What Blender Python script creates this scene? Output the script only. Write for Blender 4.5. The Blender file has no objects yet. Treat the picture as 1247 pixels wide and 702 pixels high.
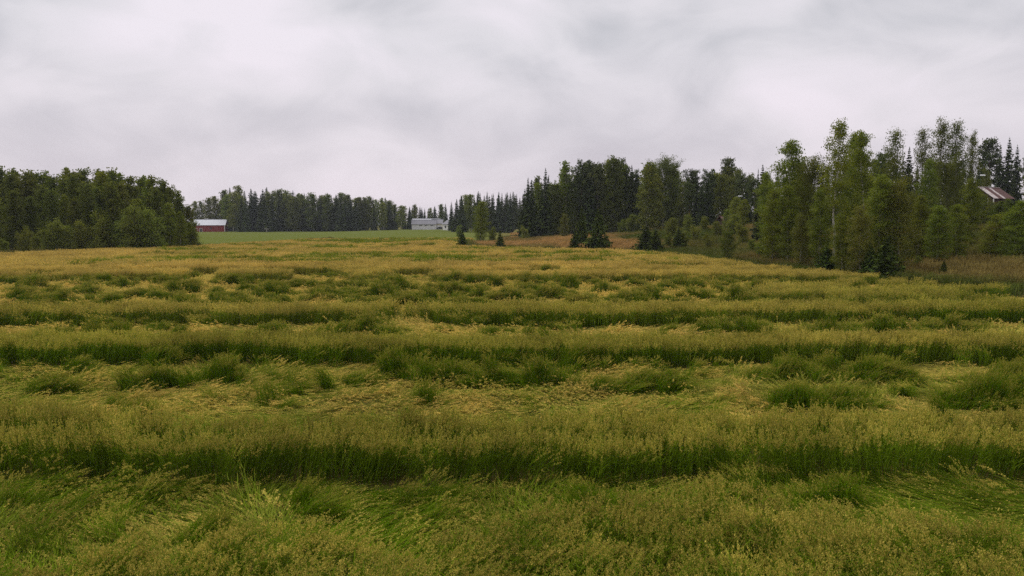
import bpy, math, random
import numpy as np
from mathutils import Vector

rad = math.radians
scene = bpy.context.scene
COL = scene.collection

# ------------------------------------------------------------------ camera
CAM_H = 4.8
FPX = 942.0                       # focal length in photo pixels (1247 wide)
cam_data = bpy.data.cameras.new("camera")
cam_data.sensor_width = 36.0
cam_data.lens = 36.0 * FPX / 1247.0
cam_data.clip_start = 0.1
cam_data.clip_end = 12000.0
cam = bpy.data.objects.new("camera", cam_data)
COL.objects.link(cam)
cam.location = (0, 0, CAM_H)
cam.rotation_euler = (rad(90.0 - 4.8), 0, 0)
scene.camera = cam

# ------------------------------------------------------------------ world: overcast sky
SUN_EL, SUN_AZ = rad(58), rad(-35)       # azimuth from +Y towards +X
world = bpy.data.worlds.new("World")
scene.world = world
world.use_nodes = True
nt = world.node_tree
for n in list(nt.nodes):
    nt.nodes.remove(n)


def N(tree, kind, **kw):
    n = tree.nodes.new(kind)
    for k, v in kw.items():
        if k.startswith("i_"):
            n.inputs[k[2:].replace("_", " ")].default_value = v
        else:
            setattr(n, k, v)
    return n


def mathn(tree, op, a, b=None, clamp=False):
    n = tree.nodes.new("ShaderNodeMath")
    n.operation = op
    n.use_clamp = clamp
    for i, v in enumerate((a, b)):
        if v is None:
            continue
        if isinstance(v, (int, float)):
            n.inputs[i].default_value = v
        else:
            tree.links.new(v, n.inputs[i])
    return n.outputs[0]


def mixc(tree, fac, a, b, blend="MIX"):
    n = tree.nodes.new("ShaderNodeMix")
    n.data_type = "RGBA"
    n.blend_type = blend
    for sock, v in ((n.inputs[0], fac), (n.inputs[6], a), (n.inputs[7], b)):
        if isinstance(v, (int, float)):
            sock.default_value = v
        elif isinstance(v, tuple):
            sock.default_value = (*v, 1.0) if len(v) == 3 else v
        else:
            tree.links.new(v, sock)
    return n.outputs[2]


def ramp(tree, fac, stops):
    n = tree.nodes.new("ShaderNodeValToRGB")
    cr = n.color_ramp
    while len(cr.elements) < len(stops):
        cr.elements.new(0.5)
    for e, (p, c) in zip(cr.elements, stops):
        e.position = p
        e.color = (*c, 1.0) if len(c) == 3 else c
    tree.links.new(fac, n.inputs[0])
    return n.outputs[0]


def noise(tree, vec, scale, detail=3.0, rough=0.5, dist=0.0):
    n = tree.nodes.new("ShaderNodeTexNoise")
    n.inputs["Scale"].default_value = scale
    n.inputs["Detail"].default_value = detail
    n.inputs["Roughness"].default_value = rough
    n.inputs["Distortion"].default_value = dist
    if vec is not None:
        tree.links.new(vec, n.inputs["Vector"])
    return n.outputs[0]


sky = N(nt, "ShaderNodeTexSky", sky_type="NISHITA", sun_disc=False)
sky.sun_elevation = SUN_EL
sky.sun_rotation = SUN_AZ
sky.air_density, sky.dust_density = 1.0, 2.0
tc = N(nt, "ShaderNodeTexCoord")
sep = N(nt, "ShaderNodeSeparateXYZ")
nt.links.new(tc.outputs["Generated"], sep.inputs[0])
# cloud lumps on the sky dome, flattened a little towards the horizon
comb = N(nt, "ShaderNodeCombineXYZ")
nt.links.new(sep.outputs[0], comb.inputs[0])
nt.links.new(sep.outputs[1], comb.inputs[1])
nt.links.new(mathn(nt, "MULTIPLY", sep.outputs[2], 1.9), comb.inputs[2])
n_big = noise(nt, comb.outputs[0], 2.1, 3.0, 0.5, 0.4)
n_mid = noise(nt, comb.outputs[0], 6.5, 4.0, 0.52, 0.5)
mixn = mathn(nt, "ADD", mathn(nt, "MULTIPLY", n_big, 0.68), mathn(nt, "MULTIPLY", n_mid, 0.32))
# cloud radiance, in units of 1/0.1 because Background strength is 0.1
cloud = ramp(nt, mixn, [(0.33, (4.0, 4.05, 4.5)), (0.43, (5.4, 5.4, 5.8)),
                        (0.52, (7.1, 6.9, 7.3)), (0.62, (8.3, 7.8, 8.4))])
low = ramp(nt, sep.outputs[2], [(0.0, (1, 1, 1)), (0.22, (0, 0, 0))])
lowf = mathn(nt, "MULTIPLY", low, 0.5)
cloud = mixc(nt, lowf, cloud, (8.6, 7.3, 8.0))
skyc = mixc(nt, 0.97, sky.outputs[0], cloud)
bg = N(nt, "ShaderNodeBackground")
bg.inputs[1].default_value = 0.071
nt.links.new(skyc, bg.inputs[0])
wo = N(nt, "ShaderNodeOutputWorld")
nt.links.new(bg.outputs[0], wo.inputs[0])

sun_d = bpy.data.lights.new("sun", "SUN")
sun_d.energy = 1.5
sun_d.angle = rad(60)
sun_d.color = (1.0, 0.95, 0.88)
sun = bpy.data.objects.new("sun", sun_d)
COL.objects.link(sun)
sd = Vector((math.sin(SUN_AZ) * math.cos(SUN_EL), math.cos(SUN_AZ) * math.cos(SUN_EL), math.sin(SUN_EL)))
sun.rotation_euler = sd.to_track_quat("Z", "Y").to_euler()
sun.location = (0, 0, 60)

scene.view_settings.view_transform = "Standard"
scene.view_settings.look = "None"
scene.view_settings.exposure = 0.58
scene.view_settings.gamma = 1.0
scene.render.engine = "CYCLES"
scene.cycles.max_bounces = 6
scene.cycles.diffuse_bounces = 4
scene.cycles.transmission_bounces = 4
scene.cycles.transparent_max_bounces = 8
scene.cycles.volume_bounces = 0
scene.cycles.use_denoising = False

rng = np.random.default_rng(7)
random.seed(7)

# ------------------------------------------------------------------ noise + terrain
_perm = np.random.default_rng(3).random((256, 256))


def vnoise(x, y, s):
    """smooth value noise 0..1, feature size s"""
    x = np.asarray(x, float) / s + 1000.0
    y = np.asarray(y, float) / s + 1000.0
    xi, yi = np.floor(x).astype(int), np.floor(y).astype(int)
    fx, fy = x - xi, y - yi
    fx, fy = fx * fx * (3 - 2 * fx), fy * fy * (3 - 2 * fy)
    a = _perm[xi % 256, yi % 256]; b = _perm[(xi + 1) % 256, yi % 256]
    c = _perm[xi % 256, (yi + 1) % 256]; d = _perm[(xi + 1) % 256, (yi + 1) % 256]
    return (a * (1 - fx) + b * fx) * (1 - fy) + (c * (1 - fx) + d * fx) * fy


def sstep(a, b, x):
    t = np.clip((x - a) / (b - a), 0, 1)
    return t * t * (3 - 2 * t)


# right field edge as x(y)
RE_Y = np.array([-50, 5, 25, 40, 48, 50, 57, 66, 78, 92, 105, 114, 118, 125, 132, 160, 184, 260])
RE_X = np.array([90, 60, 48, 38, 31.8, 30.6, 28.8, 26.4, 23.4, 22.0, 19.7, 16.5, 9.6, -0.4, -8.9, -13, -12.4, 0])
# far field edge as y(x)
FE_X = np.array([-300, -120, -67, -64, -55, -52, -12, 300])
FE_Y = np.array([88, 94, 102, 115, 136, 196, 200, 200])


def edge_dist(x, y):
    """distance beyond the right field edge (0 inside)"""
    x = np.asarray(x, float); y = np.asarray(y, float)
    best = np.full(x.shape, 1e9)
    for i in range(len(RE_Y) - 1):
        ax, ay, bx_, by = RE_X[i], RE_Y[i], RE_X[i + 1], RE_Y[i + 1]
        dx, dy = bx_ - ax, by - ay
        t = np.clip(((x - ax) * dx + (y - ay) * dy) / (dx * dx + dy * dy), 0, 1)
        best = np.minimum(best, np.hypot(x - ax - t * dx, y - ay - t * dy))
    outside = x > np.interp(y, RE_Y, RE_X)
    return np.where(outside, best, 0.0)


def terrain(x, y):
    x = np.asarray(x, float); y = np.asarray(y, float)
    e = edge_dist(x, y)
    t = np.where(y > 1, x / np.maximum(y, 1.0), 0.66)
    k = np.interp(t, [-0.07, 0.0, 0.1, 0.25, 0.66], [0.004, 0.02, 0.045, 0.075, 0.10])
    hill = 9.0 * (1 - np.exp(-e * k / 9.0))
    und = (vnoise(x, y, 23) - 0.5) * 0.30 * sstep(12, 40, y)
    hump = 0.7 * np.exp(-(((x + 14) / 12) ** 2 + ((y - 146) / 14) ** 2))
    far = 1.3 * sstep(250, 430, y) * np.exp(-(((x + 40) / 45) ** 2))
    und = und + (vnoise(x, y, 9) - 0.5) * 0.5 * sstep(1, 12, e)
    # road bank the photographer stands on
    bank = 3.2 * (1 - sstep(2.6, 7.0, y))
    return hill + und + hump + far + bank


def tz(x, y):
    return float(terrain(np.array([x]), np.array([y]))[0])


def in_field(x, y, m=0.0):
    return (y < np.interp(x, FE_X, FE_Y) - m) & (x < np.interp(y, RE_Y, RE_X) - m)


def at(px, d):
    """photo column -> world x at forward distance d"""
    return (px - 623.5) / FPX * d


# ------------------------------------------------------------------ mesh helpers
def np_mesh(name, V, quads=None, tris=None, attrs=None, mat=None, smooth=False):
    me = bpy.data.meshes.new(name)
    V = np.asarray(V, np.float32)
    me.vertices.add(len(V))
    me.vertices.foreach_set("co", V.ravel())
    parts, starts, tot = [], [], []
    off = 0
    for F, k in ((quads, 4), (tris, 3)):
        if F is None or len(F) == 0:
            continue
        F = np.asarray(F, np.int32)
        parts.append(F.ravel())
        starts.append(off + np.arange(len(F)) * k)
        tot.append(np.full(len(F), k))
        off += F.size
    idx = np.concatenate(parts).astype(np.int32)
    me.loops.add(len(idx))
    me.loops.foreach_set("vertex_index", idx)
    st = np.concatenate(starts).astype(np.int32)
    me.polygons.add(len(st))
    me.polygons.foreach_set("loop_start", st)
    try:
        me.polygons.foreach_set("loop_total", np.concatenate(tot).astype(np.int32))
    except Exception:
        pass
    if smooth:
        me.polygons.foreach_set("use_smooth", np.ones(len(st), bool))
    if attrs:
        for an, arr in attrs.items():
            arr = np.asarray(arr, np.float32)
            if arr.ndim == 1:
                a = me.attributes.new(an, "FLOAT", "POINT")
                a.data.foreach_set("value", arr)
            else:
                a = me.attributes.new(an, "FLOAT_VECTOR", "POINT")
                a.data.foreach_set("vector", arr.ravel())
    me.update(calc_edges=True)
    me.validate()
    if mat is not None:
        me.materials.append(mat)
    return me


class MB:
    """small mesh collector for boxes, prisms and tubes"""
    def __init__(s):
        s.v, s.f = [], []

    def face_set(s, vs, fs):
        o = len(s.v)
        s.v += [tuple(v) for v in vs]
        s.f += [tuple(i + o for i in f) for f in fs]
        return s

    def box(s, x0, x1, y0, y1, z0, z1):
        return s.face_set([(x0, y0, z0), (x1, y0, z0), (x1, y1, z0), (x0, y1, z0),
                           (x0, y0, z1), (x1, y0, z1), (x1, y1, z1), (x0, y1, z1)],
                          [(0, 3, 2, 1), (4, 5, 6, 7), (0, 1, 5, 4), (1, 2, 6, 5), (2, 3, 7, 6), (3, 0, 4, 7)])

    def tube(s, pts, radii, n=7):
        pts = [Vector(p) for p in pts]
        rings = []
        for i, p in enumerate(pts):
            d = (pts[min(i + 1, len(pts) - 1)] - pts[max(i - 1, 0)]).normalized()
            a = d.orthogonal().normalized()
            if abs(d.z) > 0.5:
                a = d.cross(Vector((0, 1, 0))).normalized()
            b = d.cross(a)
            rings.append([p + (a * math.cos(2 * math.pi * k / n) + b * math.sin(2 * math.pi * k / n)) * radii[i] for k in range(n)])
        o = len(s.v)
        for r in rings:
            s.v += [tuple(v) for v in r]
        for i in range(len(rings) - 1):
            for k in range(n):
                s.f.append((o + i * n + k, o + i * n + (k + 1) % n, o + (i + 1) * n + (k + 1) % n, o + (i + 1) * n + k))
        s.f.append(tuple(o + k for k in reversed(range(n))))
        s.f.append(tuple(o + (len(rings) - 1) * n + k for k in range(n)))
        return s

    def mesh(s, name, mat, smooth=False):
        me = bpy.data.meshes.new(name)
        me.from_pydata(s.v, [], s.f)
        me.update()
        if smooth:
            for p in me.polygons:
                p.use_smooth = True
        if mat:
            me.materials.append(mat)
        return me


def obj(name, me, parent=None, loc=None, rotz=None):
    o = bpy.data.objects.new(name, me)
    COL.objects.link(o)
    if parent:
        o.parent = parent
    if loc is not None:
        o.location = loc
    if rotz is not None:
        o.rotation_euler = (0, 0, rotz)
    return o


def tag(o, label=None, cat=None, group=None, kind=None):
    if label: o["label"] = label
    if cat: o["category"] = cat
    if group: o["group"] = group
    if kind: o["kind"] = kind
    return o


# ------------------------------------------------------------------ materials
def new_mat(name):
    m = bpy.data.materials.new(name)
    m.use_nodes = True
    t = m.node_tree
    for n in list(t.nodes):
        t.nodes.remove(n)
    out = t.nodes.new("ShaderNodeOutputMaterial")
    return m, t, out


def attr(t, name, typ="GEOMETRY"):
    a = t.nodes.new("ShaderNodeAttribute")
    a.attribute_name = name
    a.attribute_type = typ
    return a


def leafy(t, out, col, trans=0.3, gloss=0.04):
    d = t.nodes.new("ShaderNodeBsdfDiffuse")
    tr = t.nodes.new("ShaderNodeBsdfTranslucent")
    t.links.new(col, d.inputs[0])
    t.links.new(col, tr.inputs[0])
    mx = t.nodes.new("ShaderNodeMixShader")
    mx.inputs[0].default_value = trans
    t.links.new(d.outputs[0], mx.inputs[1])
    t.links.new(tr.outputs[0], mx.inputs[2])
    t.links.new(mx.outputs[0], out.inputs[0])


def oat_material():
    m, t, out = new_mat("oat")
    k = attr(t, "kr")
    s = t.nodes.new("ShaderNodeSeparateXYZ")
    t.links.new(k.outputs["Vector"], s.inputs[0])
    ripe = attr(t, "ripe", "INSTANCER").outputs["Fac"]
    tint = attr(t, "tint", "INSTANCER").outputs["Fac"]
    green = mixc(t, s.outputs[1], (0.052, 0.130, 0.006), (0.125, 0.210, 0.013))
    straw = mixc(t, s.outputs[1], (0.54, 0.45, 0.090), (0.23, 0.27, 0.040))
    gold = mixc(t, s.outputs[1], (0.76, 0.555, 0.18), (0.57, 0.42, 0.125))
    straw = mixc(t, ripe, straw, gold)
    stem_dry = mathn(t, "MULTIPLY", mathn(t, "MULTIPLY", ripe, ripe), 0.35)
    fac = mathn(t, "ADD", s.outputs[0], stem_dry, True)
    c = mixc(t, fac, green, straw)
    hs = t.nodes.new("ShaderNodeHueSaturation")
    hs.inputs["Saturation"].default_value = 1.05
    t.links.new(mathn(t, "ADD", mathn(t, "MULTIPLY", tint, 0.7), 0.65), hs.inputs["Value"])
    t.links.new(c, hs.inputs["Color"])
    leafy(t, out, hs.outputs[0], 0.28)
    return m


def foliage_material(name, c0, c1, hue_var=0.03, val_var=0.35, trans=0.36):
    m, t, out = new_mat(name)
    r = attr(t, "r").outputs["Fac"]
    oi = t.nodes.new("ShaderNodeObjectInfo")
    c = mixc(t, r, c0, c1)
    hs = t.nodes.new("ShaderNodeHueSaturation")
    t.links.new(c, hs.inputs["Color"])
    t.links.new(mathn(t, "ADD", mathn(t, "MULTIPLY", oi.outputs["Random"], hue_var), 0.5 - hue_var / 2), hs.inputs["Hue"])
    rv = mathn(t, "FRACT", mathn(t, "MULTIPLY", oi.outputs["Random"], 17.31))
    t.links.new(mathn(t, "ADD", mathn(t, "MULTIPLY", rv, val_var), 1 - val_var / 2), hs.inputs["Value"])
    leafy(t, out, hs.outputs[0], trans)
    return m


def bark_material(name, base, dark, scale=(6, 6, 2), thr=0.55, rough=0.9):
    m, t, out = new_mat(name)
    tcn = t.nodes.new("ShaderNodeTexCoord")
    mp = t.nodes.new("ShaderNodeMapping")
    mp.inputs["Scale"].default_value = scale
    t.links.new(tcn.outputs["Object"], mp.inputs[0])
    n = noise(t, mp.outputs[0], 1.0, 4, 0.6)
    f = ramp(t, n, [(thr - 0.07, (0, 0, 0)), (thr + 0.07, (1, 1, 1))])
    c = mixc(t, f, base, dark)
    p = t.nodes.new("ShaderNodeBsdfPrincipled")
    p.inputs["Roughness"].default_value = rough
    p.inputs["Specular IOR Level"].default_value = 0.2
    t.links.new(c, p.inputs["Base Color"])
    b = t.nodes.new("ShaderNodeBump")
    b.inputs["Strength"].default_value = 0.5
    t.links.new(n, b.inputs["Height"])
    t.links.new(b.outputs[0], p.inputs["Normal"])
    t.links.new(p.outputs[0], out.inputs[0])
    return m


def paint(name, c, c2=None, scale=2.0, rough=0.7, metal=0.0, stretch=(1, 1, 1)):
    m, t, out = new_mat(name)
    p = t.nodes.new("ShaderNodeBsdfPrincipled")
    p.inputs["Roughness"].default_value = rough
    p.inputs["Metallic"].default_value = metal
    p.inputs["Specular IOR Level"].default_value = 0.3
    tcn = t.nodes.new("ShaderNodeTexCoord")
    mp = t.nodes.new("ShaderNodeMapping")
    mp.inputs["Scale"].default_value = stretch
    t.links.new(tcn.outputs["Object"], mp.inputs[0])
    n = noise(t, mp.outputs[0], scale, 5, 0.6)
    f = ramp(t, n, [(0.35, (0, 0, 0)), (0.65, (1, 1, 1))])
    col = mixc(t, f, c, c2 or tuple(v * 0.8 for v in c))
    t.links.new(col, p.inputs["Base Color"])
    t.links.new(p.outputs[0], out.inputs[0])
    return m


M_OAT = oat_material()
M_BIRCH = foliage_material("birch_leaves", (0.100, 0.142, 0.017), (0.228, 0.250, 0.029))
M_ALDER = foliage_material("alder_leaves", (0.074, 0.099, 0.019), (0.170, 0.185, 0.030), 0.03, 0.35)
M_WILLOW = foliage_material("willow_leaves", (0.110, 0.149, 0.027), (0.228, 0.247, 0.040))
M_YELLOW = foliage_material("yellowing_leaves", (0.105, 0.130, 0.020), (0.205, 0.200, 0.034), 0.02)
M_SPRUCE = foliage_material("spruce_needles", (0.046, 0.068, 0.024), (0.096, 0.119, 0.032), 0.03, 0.4, 0.12)
M_YSPRUCE = foliage_material("young_spruce_needles", (0.046, 0.077, 0.017), (0.103, 0.137, 0.027), 0.03, 0.3, 0.12)
M_PINE = foliage_material("pine_needles", (0.059, 0.082, 0.027), (0.124, 0.145, 0.043), 0.03, 0.3, 0.12)
B_BIRCH = bark_material("birch_bark", (0.55, 0.52, 0.45), (0.06, 0.05, 0.04), (3, 3, 9), 0.58)
B_DARK = bark_material("dark_bark", (0.07, 0.055, 0.04), (0.03, 0.025, 0.02))
B_GREY = bark_material("aspen_bark", (0.20, 0.19, 0.14), (0.07, 0.065, 0.05))
B_PINE = bark_material("pine_bark", (0.22, 0.12, 0.06), (0.09, 0.055, 0.035))


# ------------------------------------------------------------------ ground
def build_ground():
    xs = np.unique(np.concatenate([-np.geomspace(110, 2400, 22), np.arange(-110, 111, 2.0), np.geomspace(110, 2400, 22)]))
    ys = np.unique(np.concatenate([-np.geomspace(10, 300, 10), np.arange(-10, 232, 2.0), np.geomspace(232, 2600, 36)]))
    X, Y = np.meshgrid(xs, ys)
    Z = terrain(X, Y)
    V = np.stack([X, Y, Z], -1).reshape(-1, 3)
    nx, ny = len(xs), len(ys)
    i = (np.arange(ny - 1)[:, None] * nx + np.arange(nx - 1)[None]).ravel()
    Q = np.stack([i, i + 1, i + 1 + nx, i + nx], -1)
    # zones of ground cover: crop stubble soil, mown green ley, rough brown grass
    x, y = V[:, 0], V[:, 1]
    fld = np.clip(np.minimum(np.interp(x, FE_X, FE_Y) - y, np.interp(y, RE_Y, RE_X) - x) / 3 + 0.5, 0, 1)
    ley = sstep(170, 176, y) * (1 - sstep(-14, 0, x)) * (1 - fld) * (1 - sstep(470, 520, y))
    zone = np.stack([fld, ley, np.zeros_like(fld)], -1)
    m, t, out = new_mat("ground_cover")
    z = attr(t, "zone")
    s = t.nodes.new("ShaderNodeSeparateXYZ")
    t.links.new(z.outputs["Vector"], s.inputs[0])
    g = t.nodes.new("ShaderNodeNewGeometry")
    n1 = noise(t, g.outputs["Position"], 0.13, 4, 0.6)
    n2 = noise(t, g.outputs["Position"], 2.2, 5, 0.65)
    mp = t.nodes.new("ShaderNodeMapping")
    mp.inputs["Scale"].default_value = (0.02, 0.10, 0.1)
    t.links.new(g.outputs["Position"], mp.inputs[0])
    n3 = noise(t, mp.outputs[0], 1.0, 4, 0.6)
    rough_c = mixc(t, n2, mixc(t, n1, (0.14, 0.12, 0.035), (0.22, 0.15, 0.06)), (0.085, 0.10, 0.024))
    soil = mixc(t, n2, (0.055, 0.055, 0.014), (0.12, 0.095, 0.03))
    leyc = mixc(t, n3, mixc(t, n2, (0.085, 0.118, 0.020), (0.110, 0.145, 0.028)), (0.155, 0.165, 0.042))
    leyc = mixc(t, mathn(t, "MULTIPLY", n1, 0.55), leyc, (0.085, 0.100, 0.022))
    c = mixc(t, s.outputs[0], rough_c, soil)
    c = mixc(t, s.outputs[1], c, leyc)
    d = t.nodes.new("ShaderNodeBsdfDiffuse")
    t.links.new(c, d.inputs[0])
    b = t.nodes.new("ShaderNodeBump")
    b.inputs["Strength"].default_value = 0.7
    b.inputs["Distance"].default_value = 0.12
    t.links.new(n2, b.inputs["Height"])
    t.links.new(b.outputs[0], d.inputs["Normal"])
    t.links.new(d.outputs[0], out.inputs[0])
    me = np_mesh("ground", V, Q, attrs={"zone": zone}, mat=m, smooth=True)
    o = obj("ground", me)
    tag(o, "gently rising farmland under the oats, the green ley and the brown rough grass", "ground", kind="structure")


build_ground()


# ------------------------------------------------------------------ crop tufts
def ribbon(P, side, w0, w1):
    """P (n,K,3), side (n,3) -> verts, quads ; width tapers w0..w1 (arrays or floats)"""
    n, K, _ = P.shape
    w = np.linspace(0, 1, K)[None, :, None]
    half = (w0 * (1 - w) + w1 * w) * 0.5
    L = P - side[:, None, :] * half
    R = P + side[:, None, :] * half
    V = np.stack([L, R], 2).reshape(-1, 3)           # n,K,2
    base = (np.arange(n)[:, None] * K + np.arange(K - 1)[None]) * 2
    base = base.ravel()
    Q = np.stack([base, base + 1, base + 3, base + 2], -1)
    return V, Q


def tuft(seed, n, radius, H, lean, lean_var, fan, profile, wid, leaves, spikes, spike_size, K=5, flat=False, z_spread=0.0, leaf_w=1.6):
    g = np.random.default_rng(seed)
    ang = g.random(n) * 2 * np.pi
    rr = radius * np.sqrt(g.random(n))
    base = np.stack([rr * np.cos(ang), rr * np.sin(ang), z_spread * g.random(n)], -1)
    phi = g.normal(0, fan, n)
    ln = np.clip(g.normal(lean, lean_var, n), -0.2, 1.62)
    h = H * np.clip(g.normal(0.98, 0.07, n), 0.7, 1.12)
    r = g.random(n)
    s = np.linspace(0, 1, K)
    sm = (s[1:] + s[:-1]) / 2
    prof = np.clip(sm / profile, 0, 1) if flat else sm ** profile
    th = ln[:, None] * prof[None]
    if flat:
        th = th + g.normal(0, 0.10, th.shape)
    seg = np.stack([np.sin(th) * np.cos(phi)[:, None], np.sin(th) * np.sin(phi)[:, None], np.cos(th)], -1)
    seg = seg * (h / (K - 1))[:, None, None]
    P = np.concatenate([base[:, None], base[:, None] + np.cumsum(seg, 1)], 1)
    P[..., 2] = np.maximum(P[..., 2], 0.01)
    psi = g.random(n) * 2 * np.pi
    side = np.stack([np.cos(psi), np.sin(psi), np.zeros(n)], -1)
    VV, QQ, KK = [], [], []

    def push(V, Q, k, rv):
        o = sum(len(v) for v in VV)
        VV.append(V); QQ.append(Q + o)
        KK.append(np.stack([k, rv, np.zeros_like(k)], -1))

    V, Q = ribbon(P, side, wid, wid * 0.55)
    kk = np.repeat(np.tile(np.clip(s - 0.55, 0, 1) * 0.55, n), 2)
    push(V, Q, kk, np.repeat(r, K * 2))
    # leaves
    for j in range(leaves):
        f = g.uniform(0.12, 0.72, n) * (K - 1)
        i0 = np.minimum(f.astype(int), K - 2)
        fr = (f - i0)[:, None]
        p0 = P[np.arange(n), i0] * (1 - fr) + P[np.arange(n), i0 + 1] * fr
        d0 = seg[np.arange(n), i0]
        d0 = d0 / np.linalg.norm(d0, axis=1, keepdims=True)
        az = g.random(n) * 2 * np.pi
        out = np.stack([np.cos(az), np.sin(az), np.zeros(n)], -1)
        L = g.uniform(0.2, 0.38, n)[:, None] * H / 0.9
        pts = [p0]
        if flat:
            w = [0.35, 0.5, 0.5]
            drop = [0.0, -0.05, -0.1]
        else:
            w = [0.45, 0.9, 1.2]
            drop = [0.1, -0.1, -0.75]
        for a, dz in zip(w, drop):
            d = d0 * (1.0 - 0.25 * a) + out * a * 0.75 + np.array([0, 0, dz])
            d = d / np.linalg.norm(d, axis=1, keepdims=True)
            pts.append(pts[-1] + d * L / 3)
        LP = np.stack(pts, 1)
        LP[..., 2] = np.maximum(LP[..., 2], 0.01)
        sd_ = np.cross(out, np.array([0, 0, 1.0])) + g.normal(0, 0.25, (n, 3))
        sd_ /= np.linalg.norm(sd_, axis=1, keepdims=True)
        V, Q = ribbon(LP, sd_, wid * leaf_w, wid * 0.25)
        push(V, Q, np.repeat(g.uniform(0.0, 0.14, n), 8), np.repeat(np.clip(r + g.normal(0, 0.2, n), 0, 1), 8))
    # panicle spikelets
    q = spikes
    f = 1 - 0.22 * g.random((n, q))
    fi = f * (K - 1)
    i0 = np.minimum(fi.astype(int), K - 2)
    fr = (fi - i0)[..., None]
    ii = np.arange(n)[:, None]
    p = P[ii, i0] * (1 - fr) + P[ii, i0 + 1] * fr
    az = g.random((n, q)) * 2 * np.pi
    spread = spike_size * 2.1 * (1.25 - f)[..., None] * g.uniform(0.2, 1.0, (n, q, 1))
    p = p + np.stack([np.cos(az), np.sin(az), g.uniform(-0.7, 0.3, (n, q))], -1) * spread
    p[..., 2] = np.maximum(p[..., 2], 0.015)
    C = p.reshape(-1, 3)
    m = len(C)
    u = np.stack([g.normal(0, 0.35, m), g.normal(0, 0.35, m), -np.ones(m)], -1)
    if flat:
        u = np.stack([np.ones(m) + g.normal(0, 0.3, m), g.normal(0, 0.5, m), g.normal(0, 0.25, m)], -1)
    u = u / np.linalg.norm(u, axis=1, keepdims=True) * spike_size * g.uniform(0.7, 1.2, (m, 1)) * 0.5
    v = np.cross(u, g.normal(0, 1, (m, 3)))
    v = v / np.linalg.norm(v, axis=1, keepdims=True) * spike_size * 0.24
    V = np.stack([C - u, C + v, C + u, C - v], 1).reshape(-1, 3)
    b = np.arange(m) * 4
    Q = np.stack([b, b + 1, b + 2, b + 3], -1)
    push(V, Q, np.repeat(g.uniform(0.75, 1.0, m), 4), np.repeat(g.random(m), 4))
    return np.concatenate(VV), np.concatenate(QQ), np.concatenate(KK)


TUFT_SPECS = []     # (name, kwargs)
LOD = [
    dict(n=20, radius=0.24, wid=0.0105, leaves=3, spikes=14, spike_size=0.037, K=6),
    dict(n=26, radius=0.34, wid=0.016, leaves=2, spikes=7, spike_size=0.056, K=5),
    dict(n=34, radius=0.75, wid=0.032, leaves=1, spikes=5, spike_size=0.10, K=4),
]
NV = 5
tuft_col = bpy.data.collections.new("oat_tufts")
TYPE_BASE = {}
idx = 0
for lod in range(3):
    for typ, kw in (("upright", dict(H=0.95, lean=0.16, lean_var=0.12, fan=1.6, profile=1.4)),
                    ("leaning", dict(H=0.95, lean=0.95, lean_var=0.22, fan=0.45, profile=0.9)),
                    ("tussock", dict(H=1.12, lean=1.35, lean_var=0.16, fan=0.24, profile=1.15)),
                    ("lodged", dict(H=0.85, lean=1.50, lean_var=0.09, fan=0.38, profile=0.10, flat=True, z_spread=0.08)),
                    ("lodged_green", dict(H=0.95, lean=1.52, lean_var=0.06, fan=0.22, profile=0.08, flat=True, z_spread=0.06))):
        TYPE_BASE[(lod, typ)] = idx
        for v in range(NV):
            a = dict(LOD[lod]); a.update(kw)
            if typ == "tussock":
                a["spikes"] = (13, 7, 2)[lod]
                a["leaves"] += 1
            if typ == "lodged":
                a["radius"] *= 1.2
                a["spikes"] += 2
            if typ == "lodged_green":
                a["radius"] *= 1.2
                a["spikes"] = 2
                a["n"] += 8
            V, Q, KR = tuft(1000 + lod * 100 + idx * 7 + v, **a)
            me = np_mesh("oat_tuft", V, Q, attrs={"kr": KR}, mat=M_OAT)
            o = bpy.data.objects.new("tuft_%03d" % idx, me)
            tuft_col.objects.link(o)
            idx += 1


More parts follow.
